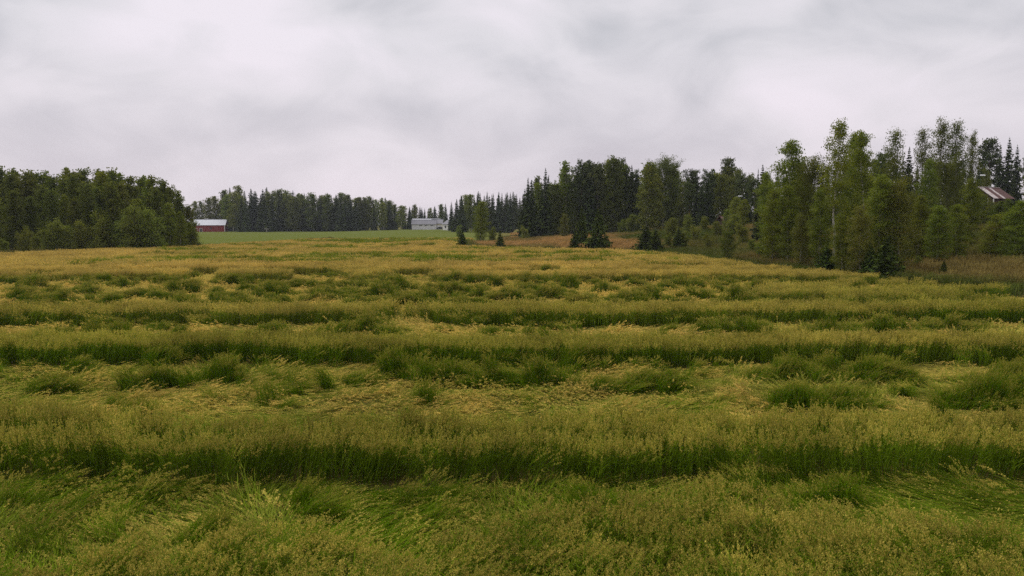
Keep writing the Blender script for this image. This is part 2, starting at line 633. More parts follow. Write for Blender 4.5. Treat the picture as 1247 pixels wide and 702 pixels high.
def gn_scatter(name, pts, rot, scl, index, ripe, tint, coll, label, cat):
    me = bpy.data.meshes.new(name)
    n = len(pts)
    me.vertices.add(n)
    me.vertices.foreach_set("co", np.asarray(pts, np.float32).ravel())
    for an, typ, arr in (("rot", "FLOAT_VECTOR", rot), ("scl", "FLOAT_VECTOR", scl)):
        a = me.attributes.new(an, typ, "POINT")
        a.data.foreach_set("vector", np.asarray(arr, np.float32).ravel())
    a = me.attributes.new("pick", "INT", "POINT")
    a.data.foreach_set("value", np.asarray(index, np.int32))
    for an, arr in (("ripe", ripe), ("tint", tint)):
        a = me.attributes.new(an, "FLOAT", "POINT")
        a.data.foreach_set("value", np.asarray(arr, np.float32))
    me.update()
    o = obj(name, me)
    ng = bpy.data.node_groups.new(name + "_scatter", "GeometryNodeTree")
    ng.interface.new_socket("Geometry", in_out="INPUT", socket_type="NodeSocketGeometry")
    ng.interface.new_socket("Geometry", in_out="OUTPUT", socket_type="NodeSocketGeometry")
    gi = ng.nodes.new("NodeGroupInput"); go = ng.nodes.new("NodeGroupOutput")
    ci = ng.nodes.new("GeometryNodeCollectionInfo")
    ci.inputs["Collection"].default_value = coll
    ci.inputs["Separate Children"].default_value = True
    ci.inputs["Reset Children"].default_value = True
    ip = ng.nodes.new("GeometryNodeInstanceOnPoints")
    ip.inputs["Pick Instance"].default_value = True

    def named(nm, dt):
        x = ng.nodes.new("GeometryNodeInputNamedAttribute")
        x.data_type = dt
        x.inputs["Name"].default_value = nm
        return [s for s in x.outputs if s.enabled][0]
    ng.links.new(gi.outputs[0], ip.inputs["Points"])
    ng.links.new(ci.outputs[0], ip.inputs["Instance"])
    ng.links.new(named("pick", "INT"), ip.inputs["Instance Index"])
    ng.links.new(named("rot", "FLOAT_VECTOR"), ip.inputs["Rotation"])
    ng.links.new(named("scl", "FLOAT_VECTOR"), ip.inputs["Scale"])
    ng.links.new(ip.outputs[0], go.inputs[0])
    md = o.modifiers.new("scatter", "NODES")
    md.node_group = ng
    tag(o, label, cat, kind="stuff")
    return o


# --- lodging map -------------------------------------------------------------
BANDS = [(13.9, 15.9), (25.3, 27.2), (35.0, 38.0), (61.5, 65.0), (69.0, 72.0)]
FRONT_PX = np.array([-300, 0, 200, 350, 500, 650, 800, 950, 1100, 1247, 1500])
FRONT_Y = np.array([665, 668, 645, 617, 640, 612, 592, 590, 602, 640, 650])
# lodged patches in the far standing crop: x, y, rx, ry
PATCHES = [(-38, 176, 14, 8), (-22, 158, 12, 9), (-14, 176, 8, 6), (-9, 150, 4, 6), (-30, 190, 12, 5), (-16, 190, 8, 4), (-26, 134, 14, 3), (-42, 112, 10, 2.5), (6, 103, 8, 2.5), (-20, 97, 9, 2.5), (-34, 166, 13, 5), (-24, 152, 9, 6), (-21, 168, 9, 3), (-14, 160, 5, 4), (-48, 178, 9, 2.5), (-27, 178, 12, 2.2),
           (-45, 140, 7, 3), (-30, 127, 12, 2.5), (-4, 118, 8, 2.0), (-50, 118, 4, 1.2), (-12, 104, 11, 2.2), (-38, 100, 9, 2.0),
           (-36, 88, 10, 2.5), (-14, 90, 12, 3.0), (4, 92, 9, 2.4), (12, 84, 8, 2.2), (-2, 82, 9, 2.0), (-22, 80, 10, 2.0),
           (17, 76, 6, 1.8), (22, 66, 5, 1.5), (16, 97, 4, 1.5), (-48, 76, 14, 1.3), (-40, 82, 5, 1.0)]


def standing(x, y, patches=True):
    """0 flat .. 1 standing"""
    wob = (vnoise(x, y * 0.2, 5.0) - 0.5) * 0.8 + (vnoise(x, y, 1.3) - 0.5) * 0.40
    curve = 0.0022 * np.maximum(x - 6, 0) ** 2 * 0.6
    yy = y + wob * (0.35 + y / 60.0) - curve
    S = np.zeros_like(yy)
    for a, b in BANDS:
        ok = 1.0
        if a > 30:      # the farther strips are ragged and broken
            ok = sstep(0.22, 0.36, vnoise(x + 31 * a, y * 0.3, 4.5))
        S = np.maximum(S, sstep(a - 0.12, a + 0.12, yy) * (1 - sstep(b - 0.4, b + 0.4, yy)) * ok)
    farS = sstep(74, 77, yy)
    for px, py, rx, ry in (PATCHES if patches else ()):
        q = ((x - px) / rx) ** 2 + ((y - py) / ry) ** 2 + (vnoise(x, y, 2.2) - 0.5) * 1.3
        farS = farS * sstep(0.65, 1.0, q)
    S = np.maximum(S, farS)
    # ragged standing islands in the tumbled zone, more of them on the right
    isl = vnoise(x * 0.55, y, 2.6) + 0.35 * vnoise(x, y, 1.1)
    thr = 0.92 - 0.10 * sstep(8, 24, x)
    S = np.maximum(S, sstep(thr, thr + 0.08, isl) * np.maximum(sstep(66, 70, y), sstep(40, 43, y) * sstep(10, 20, x)) * 0.8)
    # wheel line through the first strip
    tl = np.abs(yy - 14.80 + 0.12 * np.sin(x * 0.3))
    S = S * (1 - 0.85 * (1 - sstep(0.18, 0.32, tl)) * (vnoise(x, y, 3.0) > 0.25))
    return S


def front_zone(x, y):
    px = 623.5 + FPX * x / np.maximum(y, 1)
    yb = np.interp(px, FRONT_PX, FRONT_Y)
    d = (CAM_H - 0.78) * FPX / (yb - 272)
    return sstep(0.35, -0.35, y - d)


pts, rots, scls, idxs, ripes, tints, kinds = [], [], [], [], [], [], []


def emit(x, y, z, yaw, tilt, sc, lod, typ, ripe, tint, sway=None):
    n = len(x)
    if n == 0:
        return
    pts.append(np.stack([x, y, z], -1))
    rx, ry = tilt * rng.normal(0, 1, n), tilt * rng.normal(0, 1, n)
    if sway is not None:            # common lean of neighbouring tufts, in world axes
        rx = rx + sway[0] * np.cos(yaw) + sway[1] * np.sin(yaw)
        ry = ry - sway[0] * np.sin(yaw) + sway[1] * np.cos(yaw)
    rots.append(np.stack([rx, ry, yaw], -1))
    scls.append(sc)
    idxs.append(TYPE_BASE[(lod, typ)] + rng.integers(0, NV, n))
    ripes.append(np.clip(ripe, 0, 1)); tints.append(np.clip(tint, 0, 1))
    kinds.append(np.full(n, {"upright": 0, "leaning": 1, "tussock": 1, "lodged": 2, "lodged_green": 2}[typ]))


def grid_points(y0, y1, sp, tmax=0.80):
    ys = np.arange(y0, y1, sp)
    out = []
    for yv in ys:
        hw = tmax * yv + 2
        xs_ = np.arange(-hw, hw, sp)
        out.append(np.stack([xs_, np.full(len(xs_), yv)], -1))
    p = np.concatenate(out)
    p += rng.uniform(-0.5, 0.5, p.shape) * sp
    return p[:, 0], p[:, 1]


def fill(lod, y0, y1, sp):
    x, y = grid_points(y0, y1, sp)
    k = in_field(x, y, 0.2) & (y > 7.2)
    x, y = x[k], y[k]
    z = terrain(x, y)
    S = standing(x, y)
    F = front_zone(x, y) if lod == 0 else np.zeros_like(x)
    ripe = np.interp(y, [10, 17, 26, 38, 55, 72], [0.24, 0.24, 0.34, 0.52, 0.76, 1.0]) + (vnoise(x, y, 14) - 0.5) * 0.35 - 0.30 * sstep(10, 28, x) * (y > 20) * (1 - sstep(100, 130, y))
    tint = 0.5 + (vnoise(x, y, 3.5) - 0.5) * 0.5 + (vnoise(x, y, 0.9) - 0.5) * 0.35 + rng.normal(0, 0.18, len(x))
    # lean directions: swirling
    dirn = 2 * np.pi * (vnoise(x, y, 9.0) * 1.2 + 0.55 * vnoise(x, y, 2.4)) + 0.2
    xy = 1.0
    up = rng.random(len(x)) < S
    # standing tufts
    m = up & (F < 0.5)
    n = m.sum()
    hs = rng.uniform(0.90, 1.07, n) * (0.90 + 0.2 * vnoise(x[m], y[m], 2.0))
    emit(x[m], y[m], z[m], rng.uniform(0, 6.28, n), 0.06, np.stack([np.full(n, xy), np.full(n, xy), hs], -1), lod, "upright", ripe[m], tint[m],
         sway=((vnoise(x[m], y[m], 1.7) - 0.35) * 0.32, (vnoise(x[m] + 40, y[m], 2.1) - 0.4) * 0.50))
    # edges: tufts leaning out of the strips
    m2 = (~up) & (S > 0.08) & (F < 0.5) & (rng.random(len(x)) < 0.45)
    n = m2.sum()
    emit(x[m2], y[m2], z[m2], dirn[m2], 0.12, np.stack([np.full(n, 0.9), np.full(n, 0.9), rng.uniform(0.7, 1, n)], -1), lod, "leaning", ripe[m2], tint[m2])
    # foreground half-lodged mounds
    m3 = (F >= 0.5) & ~up
    n = m3.sum()
    md = 1.1 * np.pi * vnoise(x[m3], y[m3], 2.6) - 0.6
    hs = 0.40 + 0.28 * vnoise(x[m3], y[m3], 2.2) + 0.42 * vnoise(x[m3], y[m3], 0.75)
    a = rng.random(n) < 0.45
    for sel, typ in ((a, "upright"), (~a, "leaning")):
        c = sel.sum()
        emit(x[m3][sel], y[m3][sel], z[m3][sel], md[sel] + rng.normal(0, 0.25, c), 0.22,
             np.stack([np.full(c, 1.0), np.full(c, 1.0), hs[sel] * (0.82 if typ == "upright" else 1.0)], -1), lod, typ, ripe[m3][sel] + 0.05, tint[m3][sel])
    if lod == 2:
        pch = (standing(x, y, False) - S > 0.3) & ~up
        q = pch & (rng.random(len(x)) < 0.95)
        n = q.sum()
        emit(x[q], y[q], z[q], rng.uniform(0, 3.14, n), 0.15,
             np.stack([np.full(n, 0.9), np.full(n, 0.9), 0.80 + 0.7 * vnoise(x[q], y[q], 1.8)], -1), lod, "tussock", np.full(n, 0.0), tint[q] - 0.1)
    # flat mat: green swathes of bare stalks between swathes of heads
    m4 = (~up) & (S <= 0.08) & (F < 0.5)
    ca, sa = np.cos(dirn), np.sin(dirn)
    al, ac = x * ca + y * sa, -x * sa + y * ca
    sk = 0.55 * vnoise(al, ac * 3.2, 2.4) + 0.45 * vnoise(x, y, 5.5)
    gr = m4 & (rng.random(len(x)) < np.where(y < 15, sstep(0.42, 0.62, sk), sstep(0.50, 0.62, sk)) * np.where(y > 40, 0.55, 1.0))
    for sel, typ in ((m4 & ~gr, "lodged"), (gr, "lodged_green")):
        n = sel.sum()
        emit(x[sel], y[sel], z[sel], dirn[sel] + rng.normal(0, 0.16, n), 0.05,
             np.stack([rng.uniform(0.8, 1.15, n), np.full(n, 1.0), rng.uniform(0.4, 1.2, n) * (0.4 + 0.8 * vnoise(x[sel], y[sel], 1.7) + 1.0 * sstep(0.55, 0.9, vnoise(x[sel] + 50, y[sel], 0.7)))], -1),
             lod, typ, ripe[sel] + 0.30 * (y[sel] > 15) + 0.6 * (vnoise(x[sel], y[sel], 2.2) - 0.3), np.minimum(tint[sel] + 0.24 * (y[sel] > 15), 0.85))
    # some half-raised stems in the mat
    pr = 0.008 + 0.16 * sstep(0.70, 0.88, vnoise(x, y, 1.6))
    m5 = m4 & (rng.random(len(x)) < pr)
    n = m5.sum()
    emit(x[m5], y[m5], z[m5], dirn[m5] + rng.normal(0, 0.5, n), 0.15,
         np.stack([np.full(n, 0.8), np.full(n, 0.8), rng.uniform(0.35, 0.75, n)], -1), lod, "leaning", ripe[m5], tint[m5])


fill(0, 7.0, 31.0, 0.29)
fill(1, 31.0, 77.0, 0.42)
fill(2, 77.0, 200.0, 0.80)


def clump(x0, y0, rx, ry, h, yaw, lod=None, dens=1.0, upright=0.08, pale=0.0):
    """a tussock of oats left half-standing in the lodged crop"""
    if lod is None:
        lod = 0 if y0 < 31 else 1
    rx, ry = rx * 0.88, ry * 0.88
    sp = (0.17, 0.24)[lod]
    n = max(6, int(math.pi * rx * ry / sp ** 2 * dens))
    a = rng.random(n) * 6.283
    r = np.sqrt(rng.random(n))
    p1, p2, p3 = rng.random(3) * 6.28
    lob = 1 + 0.28 * np.sin(2 * a + p1) + 0.22 * np.sin(3 * a + p2) + 0.15 * np.sin(5 * a + p3)
    x = x0 + 1.15 * rx * r * lob * np.cos(a)
    y = y0 + 0.85 * ry * r * lob * np.sin(a) + 0.35 * ry * np.sin((x - x0) / rx * 2.2 + p1)
    k = in_field(x, y, 0.5)
    x, y, r = x[k], y[k], r[k]
    n = len(x)
    hh = h * np.sqrt(np.clip(1.15 - r * r, 0.1, 1)) * rng.uniform(0.75, 1.15, n) * (0.55 + 0.85 * vnoise(x + 3 * x0, y, 0.55))
    q = rng.random(n)
    for sel, typ, f in ((q < upright, "upright", 0.85), ((q >= upright) & (q < 0.40), "leaning", 1.1), (q >= 0.40, "tussock", 1.12)):
        c = sel.sum()
        emit(x[sel], y[sel], terrain(x[sel], y[sel]), yaw + 2.0 * (vnoise(x[sel] + 9, y[sel], 1.1) - 0.5) + rng.normal(0, 0.14, c), 0.10,
             np.stack([np.full(c, 0.8), np.full(c, 0.8), hh[sel] * f / 0.9], -1), lod, typ,
             np.full(c, (0.15 if y0 < 31 else 0.35) + pale * 0.5), 0.10 + pale + 0.30 * rng.random(c))


def gy(py, h=0.3):
    return (CAM_H - h) * FPX / (py - 272.0)


PH = math.pi / 2
# tussocks seen one by one in the photograph: column, row, half-width, half-depth, height, yaw
for px, py, rx, ry, h, yaw in [
        (45, 472, 0.75, 0.35, 0.50, 0.3), (197, 466, 0.9, 0.5, 0.58, 2.4), (265, 460, 0.9, 0.5, 0.62, 1.2), (160, 470, .5, .4, .5, 2.8), (190, 442, 0.7, 0.5, 0.62, 2.0),
        (478, 455, 0.75, 0.5, 0.75, 1.9), (430, 462, .6, .4, .5, .8), (540, 460, 1.0, 0.45, 0.62, 1.3), (600, 462, 1.0, 0.45, 0.62, 1.7), (660, 462, .9, .45, .6, 1.1),
        (515, 488, 0.45, 0.35, 0.62, 1.2), (700, 445, 0.5, 0.35, 0.7, 0.6), (800, 468, 1.1, 0.5, 0.55, 0.9), (745, 470, .8, .4, .45, .5),
        (960, 458, 1.0, 0.7, 0.72, 1.0), (1010, 455, 1.1, 0.7, 0.72, 1.3), (1060, 458, 1.1, 0.7, 0.7, 0.9), (1100, 462, .6, .6, .6, .4),
        (975, 492, 0.9, 0.5, 0.6, 0.9), (1030, 490, 1.0, 0.5, 0.5, 0.6), (1220, 485, 1.5, 0.9, 0.7, 0.5), (1260, 470, 1.3, 0.9, 0.7, .8),
        (597, 406, 0.5, 0.35, 0.6, 1.4), (640, 408, .4, .3, .4, 1.0), (680, 408, .35, .3, .4, 1.5), (110, 410, 1.6, 0.6, 0.65, 1.3), (60, 412, .6, .4, .55, 2.5), (440, 405, 1.2, .7, .7, 1.6),
        (410, 408, .7, .5, .6, .6), (330, 405, .7, .4, .5, 2.0), (870, 400, 1.0, .6, .6, 1.0), (920, 402, 1.0, .5, .6, 1.4), (1000, 403, 1.4, .6, .6, 1.0),
        (1080, 405, 1.6, .7, .7, 1.0), (1150, 402, 1.6, .8, .75, .7), (740, 392, 1.2, .6, .6, .4), (250, 390, 1.0, .5, .6, 2.6),
        (372, 606, 0.30, 0.25, 0.62, 1.2), (390, 622, 0.42, 0.22, 0.42, 0.2), (935, 604, 0.7, 0.3, 0.5, 1.6), (1015, 612, .6, .3, .45, 1.2), (230, 655, .6, .3, .5, 1.0), (720, 612, .5, .25, .45, 1.4)]:
    d = gy(py)
    clump(at(px, d), d, rx, ry, h, yaw)
for px, py, rx in ((600, 440, 1.0), (645, 438, 0.9), (690, 440, .6), (845, 436, .5), (1180, 442, .5)):
    clump(at(px, gy(py)), gy(py), rx, 0.3, 0.62, 0.6, dens=0.5, pale=0.45)
# tumbled zone between the third strip and the far standing crop
for px, py in [(40, 350), (90, 352), (150, 347), (60, 366), (130, 367), (20, 362), (230, 352), (200, 343), (290, 345), (320, 352), (275, 362), (335, 358), (400, 357),
               (385, 362), (430, 347), (460, 358), (490, 350), (525, 362), (540, 348), (570, 355), (610, 362), (600, 345), (640, 352), (660, 361), (690, 349),
               (720, 364), (745, 352), (790, 360), (770, 346), (820, 350), (850, 362), (880, 346), (930, 356), (960, 348), (1000, 362), (1040, 352), (700, 340),
               (175, 360), (245, 372), (310, 372), (355, 347), (470, 343), (560, 341), (650, 342), (480, 366), (575, 366), (765, 366), (110, 343), (30, 342),
               (1090, 366), (1140, 372), (1190, 378), (980, 372), (900, 368)]:
    d = gy(py) * rng.uniform(0.985, 1.015)
    big = rng.uniform(0.65, 1.3)
    clump(at(px + rng.uniform(-5, 5), d), d, rng.uniform(1.0, 2.0) * big, rng.uniform(0.5, 0.9) * big, rng.uniform(0.55, 0.9), rng.uniform(0.2, 2.9))
for i in range(140):
    y0 = rng.uniform(41, 80)
    x0 = rng.uniform(-0.75, 0.75) * y0
    if in_field(np.array([x0]), np.array([y0]), 2)[0]:
        clump(x0, y0, rng.uniform(0.4, 1.3), rng.uniform(0.25, 0.6), rng.uniform(0.35, 0.75), rng.uniform(0, 3.1))
for i in range(60):
    y0 = rng.choice([rng.uniform(17.5, 24.5), rng.uniform(29, 35)])
    x0 = rng.uniform(-0.75, 0.75) * y0
    clump(x0, y0, rng.uniform(0.2, 0.6), rng.uniform(0.15, 0.35), rng.uniform(0.25, 0.5), rng.uniform(0, 3.1), dens=0.8)

pts = np.concatenate(pts); rots = np.concatenate(rots); scls = np.concatenate(scls); idxs = np.concatenate(idxs)
ripes = np.concatenate(ripes); tints = np.concatenate(tints); kinds = np.concatenate(kinds)
for kd, nm, lb in ((0, "standing_oats", "upright ripening oats in strips across the field, tan heads over dark green stalks"),
                   (1, "leaning_oats", "half-fallen oats leaning in tussocks and mounds between the standing strips"),
                   (2, "lodged_oats", "flattened mat of storm-laid green and straw oats lying on the ground")):
    s_ = kinds == kd
    gn_scatter(nm, pts[s_], rots[s_], scls[s_], idxs[s_], ripes[s_], tints[s_], tuft_col, lb, "oats")


# ------------------------------------------------------------------ rough grass on the bank and hillside
def grass_material():
    m, t, out = new_mat("rough_grass")
    k = attr(t, "kr")
    s = t.nodes.new("ShaderNodeSeparateXYZ")
    t.links.new(k.outputs["Vector"], s.inputs[0])
    ripe = attr(t, "ripe", "INSTANCER").outputs["Fac"]
    tint = attr(t, "tint", "INSTANCER").outputs["Fac"]
    g_ = mixc(t, s.outputs[1], (0.065, 0.095, 0.016), (0.12, 0.145, 0.028))
    b_ = mixc(t, s.outputs[1], (0.40, 0.235, 0.085), (0.48, 0.32, 0.12))
    c = mixc(t, ripe, g_, b_)
    hs = t.nodes.new("ShaderNodeHueSaturation")
    t.links.new(mathn(t, "ADD", mathn(t, "MULTIPLY", tint, 0.6), 0.7), hs.inputs["Value"])
    t.links.new(c, hs.inputs["Color"])
    leafy(t, out, hs.outputs[0], 0.25)
    return m


M_GRASS = grass_material()
grass_col = bpy.data.collections.new("grass_tufts")
for v in range(6):
    V, Q, KR = tuft(5000 + v, 42, 0.55, 0.75, 0.45, 0.3, 1.8, 1.3, 0.035, 1, 1, 0.06, K=4)
    o = bpy.data.objects.new("grass_%02d" % v, np_mesh("grass_tuft", V, Q, attrs={"kr": KR}, mat=M_GRASS))
    grass_col.objects.link(o)
gx = rng.uniform(-75, 130, 90000); gyy = rng.uniform(30, 290, 90000)
tt = gx / gyy
e = edge_dist(gx, gyy)
keep = (e > 0.3) & (tt < 0.75) & (tt > -0.09) & ~((gx < -3) & (gyy > 160))
# left margin strip in front of and under the left grove
fy = np.interp(gx, FE_X, FE_Y)
left = (gx < -50) & (gyy > fy) & (gyy < fy + 22) & (tt > -0.72)
dens = np.clip(1.2 - gyy / 400, 0.3, 1)
keep = (keep | left) & (rng.random(len(gx)) < dens)
gx, gyy = gx[keep], gyy[keep]
n = len(gx)
brown = np.clip(0.85 * sstep(0.30, 0.62, vnoise(gx, gyy, 16)) + 0.3 * (vnoise(gx, gyy, 4) - 0.4), 0, 1)
ee = edge_dist(gx, gyy)
brown = brown * sstep(0.5, 5, ee) * np.where((gx < 22) & (gyy > 110) & (ee > 5), 1.0, 0.5) + np.where((gx < 20) & (gx > -8) & (gyy > 118) & (ee > 4), 0.5, 0)
brown = np.where(gx < -50, 0.25, brown)
sc = rng.uniform(0.7, 1.3, n)
gn_scatter("rough_grass", np.stack([gx, gyy, terrain(gx, gyy)], -1),
           np.stack([rng.normal(0, .1, n), rng.normal(0, .1, n), rng.uniform(0, 6.28, n)], -1),
           np.stack([sc * 1.15, sc * 1.15, sc], -1), rng.integers(0, 6, n), np.clip(brown, 0, 1), rng.random(n),
           grass_col, "tall brown and green rough grass on the bank beyond the oats", "grass")


# ------------------------------------------------------------------ trees
def diamonds(name, C, U, Vv, r, mat):
    m = len(C)
    V = np.stack([C - U, C + Vv, C + U, C - Vv], 1).reshape(-1, 3)
    b = np.arange(m) * 4
    return np_mesh(name, V, np.stack([b, b + 1, b + 2, b + 3], -1), attrs={"r": np.repeat(r, 4)}, mat=mat)


def broadleaf(seed, H, cb, R, tr, nl, npc, leaf, sig, shape, mat, bark, droop=0.1, stems=1, up=0.55, sides=7):
    """crown of leaf faces grouped on twigs that grow from limbs of a tapered trunk"""
    g = np.random.default_rng(seed)
    w = MB()
    cl = []
    for st in range(stems):
        lean = g.normal(0, 0.02, 2) if stems == 1 else g.normal(0, 0.16, 2)
        Hs = H if st == 0 else H * g.uniform(0.65, 0.95)
        zs = np.linspace(-0.25, 0.95 * Hs, 9)
        px = np.cumsum(g.normal(0, 0.007, 9)) * Hs + lean[0] * np.maximum(zs, 0)
        py = np.cumsum(g.normal(0, 0.007, 9)) * Hs + lean[1] * np.maximum(zs, 0)
        px -= px[0]; py -= py[0]
        rr = tr * (1 - np.clip(zs / Hs, 0, 1)) ** 0.8 + 0.012
        w.tube(list(zip(px, py, zs)), rr, sides)
        nlim = nl // stems
        az = g.random() * 6.28
        for i in range(nlim):
            u = (i + g.random()) / nlim
            z0 = (cb + (0.95 - cb) * u) * Hs
            az += 2.4 + g.normal(0, 0.4)
            prof = shape(u) * g.uniform(0.62, 1.18)
            L = R * prof / stems ** 0.35
            bx_, by = np.interp(z0, zs, px), np.interp(z0, zs, py)
            el = up + 0.45 * u + g.normal(0, 0.12)
            d = np.array([math.cos(az) * math.cos(el), math.sin(az) * math.cos(el), math.sin(el)])
            L3 = L / max(0.35, math.cos(el))
            p0 = np.array([bx_, by, z0])
            p1 = p0 + d * L3 * 0.5
            p2 = p0 + d * L3 + np.array([0, 0, -droop * L3])
            if L3 > 0.5:
                r0 = max(0.015, 0.32 * np.interp(z0, zs, rr))
                w.tube([p0, p1, p2], [r0, r0 * 0.6, 0.01], 4)
            ncl = max(2, int(round(L3 / sig * 1.1)))
            for k in range(ncl):
                f = 0.25 + 0.75 * (k + g.random()) / ncl
                p = p0 + (p1 - p0) * min(1, f * 2) + (p2 - p1) * max(0, f * 2 - 1)
                p = p + g.normal(0, 0.45 * sig, 3) + np.array([0, 0, -droop * sig])
                cl.append((*p, sig * g.uniform(0.7, 1.2)))
        for k in range(4):
            cl.append((px[-1] + g.normal(0, .12), py[-1] + g.normal(0, .12), zs[-1] * (0.93 + 0.025 * k), sig * 0.6))
    cl = np.array(cl)
    nc = len(cl)
    C = np.repeat(cl[:, :3], npc, 0) + np.clip(g.normal(0, 1, (nc * npc, 3)), -1.7, 1.7) * np.repeat(cl[:, 3:4], npc, 0) * np.array([0.75, 0.75, 0.62])
    C[:, 2] = np.maximum(C[:, 2], 0.05)
    m = len(C)
    U = g.normal(0, 1, (m, 3)); U[:, 2] -= 0.4
    U = U / np.linalg.norm(U, axis=1, keepdims=True) * leaf * g.uniform(0.35, 0.75, (m, 1))
    W = np.cross(U, g.normal(0, 1, (m, 3)))
    W = W / np.linalg.norm(W, axis=1, keepdims=True) * leaf * g.uniform(0.22, 0.45, (m, 1))
    r = np.clip(np.repeat(g.random(nc), npc) * 0.7 + 0.3 * g.random(m), 0, 1)
    return w.mesh("trunk", bark, True), diamonds("crown", C, U, W, r, mat), float(np.percentile(C[:, 2], 99.6))


def conifer(seed, H, R, z0, levels, per, segs, size, mat, bark, power=0.85, droop=0.28):
    g = np.random.default_rng(seed)
    w = MB()
    tr = 0.013 * H + 0.02
    zs = np.linspace(-0.25, H * 0.985, 6)
    w.tube([(0, 0, z) for z in zs], [tr * (1 - max(z, 0) / H) + 0.012 for z in zs], 7)
    C, U, W, r = [], [], [], []
    lump = g.uniform(0.7, 1.15, levels + 2)
    for i in range(levels):
        u = (i + 0.5 * g.random()) / levels
        z = (z0 + (1 - z0) * u) * H
        Lr = R * (1 - u) ** power * lump[i] * (0.75 + 0.25 * min(1, u * 6)) + 0.10 * R * (1 - u)
        k = max(3, int(per * (0.5 + 0.5 * (1 - u))))
        a0 = g.random() * 6.28
        for j in range(k):
            az = a0 + 6.283 * j / k + g.normal(0, 0.2)
            L = Lr * g.uniform(0.65, 1.15)
            dx, dy = math.cos(az), math.sin(az)
            dr = droop * g.uniform(0.6, 1.5) * (1 - 0.9 * u)
            for s in range(segs):
                f = (s + 0.6 + 0.4 * g.random()) / segs
                p = np.array([dx * L * f, dy * L * f, z - dr * L * f * (1.3 - 0.5 * f) + 0.1 * L * f * f])
                sz = size * (0.22 + 0.88 * (1 - u) ** 0.8) * g.uniform(0.7, 1.25)
                side = np.array([-dy, dx, 0.0])
                C.append(p)
                U.append(np.array([dx, dy, -dr]) * sz * 0.75 + g.normal(0, 0.12, 3) * sz)
                W.append(side * sz * 0.42 + g.normal(0, 0.14, 3) * sz)
                r.append(g.random())
                if g.random() < 0.7:          # hanging twigs
                    C.append(p + np.array([g.normal(0, .1) * sz, g.normal(0, .1) * sz, -0.35 * sz]))
                    U.append(np.array([g.normal(0, .2), g.normal(0, .2), -0.62]) * sz)
                    W.append((side * g.normal(0.1, .35) + np.array([dx, dy, 0]) * g.uniform(.15, .4)) * sz)
                    r.append(g.random() * 0.8)
    for k in range(5):                          # leader
        C.append(np.array([0, 0, H * (0.965 + 0.008 * k)]))
        U.append(np.array([0, 0, H * 0.014])); a = g.random() * 6.28
        W.append(np.array([math.cos(a), math.sin(a), 0]) * 0.0022 * H); r.append(0.4)
    return w.mesh("trunk", bark, True), diamonds("crown", np.array(C), np.array(U), np.array(W), np.array(r), mat), H


sh_birch = lambda u: 1.2 * (u + 0.10) ** 0.42 * (1 - u) ** 0.78 + 0.08
sh_round = lambda u: 1.05 * (1 - (2 * u - 0.85) ** 2 * 0.8) ** 0.5 if abs(2 * u - 0.85) < 1.1 else 0.2
sh_oval = lambda u: 1.16 * (u + 0.06) ** 0.32 * (1 - u) ** 0.66 + 0.05
sh_bush = lambda u: 0.95 * (1 - u * 0.75)
sh_pine = lambda u: 0.55 + 0.5 * math.sin(math.pi * min(1, u * 0.9 + 0.1))

PROTO = {}


def proto(key, builder, seeds, **kw):
    PROTO[key] = [builder(s, **kw) for s in seeds]


# near broadleaf (right-hand trees, about 70-110 m away)
proto("birch", broadleaf, (11, 12, 13, 14), H=15, cb=0.07, R=2.9, tr=0.12, nl=74, npc=42, leaf=0.175, sig=0.44, shape=sh_birch, mat=M_BIRCH, bark=B_BIRCH, droop=0.2)
proto("tall_birch", broadleaf, (21, 22), H=16, cb=0.36, R=2.4, tr=0.13, nl=44, npc=38, leaf=0.17, sig=0.42, shape=sh_birch, mat=M_BIRCH, bark=B_BIRCH, droop=0.15)
proto("aspen", broadleaf, (31, 32, 33), H=16, cb=0.15, R=3.5, tr=0.16, nl=62, npc=40, leaf=0.19, sig=0.52, shape=sh_round, mat=M_ALDER, bark=B_GREY, droop=0.05)
proto("open_aspen", broadleaf, (34, 35, 36), H=16, cb=0.30, R=2.5, tr=0.14, nl=40, npc=40, leaf=0.185, sig=0.50, shape=sh_oval, mat=M_ALDER, bark=B_GREY, droop=0.02)
proto("willow", broadleaf, (41, 42, 43), H=6, cb=0.04, R=2.5, tr=0.07, nl=64, npc=24, leaf=0.20, sig=0.38, shape=sh_bush, mat=M_WILLOW, bark=B_DARK, stems=4)
proto("yellow_birch", broadleaf, (51, 52), H=12, cb=0.06, R=2.6, tr=0.10, nl=62, npc=38, leaf=0.17, sig=0.44, shape=sh_birch, mat=M_YELLOW, bark=B_BIRCH, droop=0.15)
proto("yellow_shrub", broadleaf, (53,), H=5, cb=0.04, R=2.0, tr=0.06, nl=48, npc=22, leaf=0.18, sig=0.34, shape=sh_bush, mat=M_YELLOW, bark=B_DARK, stems=4)
# mid / far broadleaf
proto("far_alder", broadleaf, (61, 62, 63, 64), H=15, cb=0.06, R=2.9, tr=0.16, nl=54, npc=18, leaf=0.38, sig=0.52, shape=sh_oval, mat=M_ALDER, bark=B_GREY, droop=0.05, sides=5)
proto("far_birch", broadleaf, (71, 72, 73), H=17, cb=0.10, R=3.0, tr=0.14, nl=50, npc=17, leaf=0.42, sig=0.58, shape=sh_birch, mat=M_BIRCH, bark=B_BIRCH, droop=0.15, sides=5)
proto("far_yellow_birch", broadleaf, (75, 76), H=16, cb=0.08, R=3.1, tr=0.14, nl=50, npc=17, leaf=0.42, sig=0.58, shape=sh_birch, mat=M_YELLOW, bark=B_BIRCH, droop=0.15, sides=5)
proto("pine", broadleaf, (81, 82, 83), H=18, cb=0.42, R=2.5, tr=0.17, nl=34, npc=24, leaf=0.38, sig=0.46, shape=sh_pine, mat=M_PINE, bark=B_PINE, droop=0.0, up=0.2, sides=6)
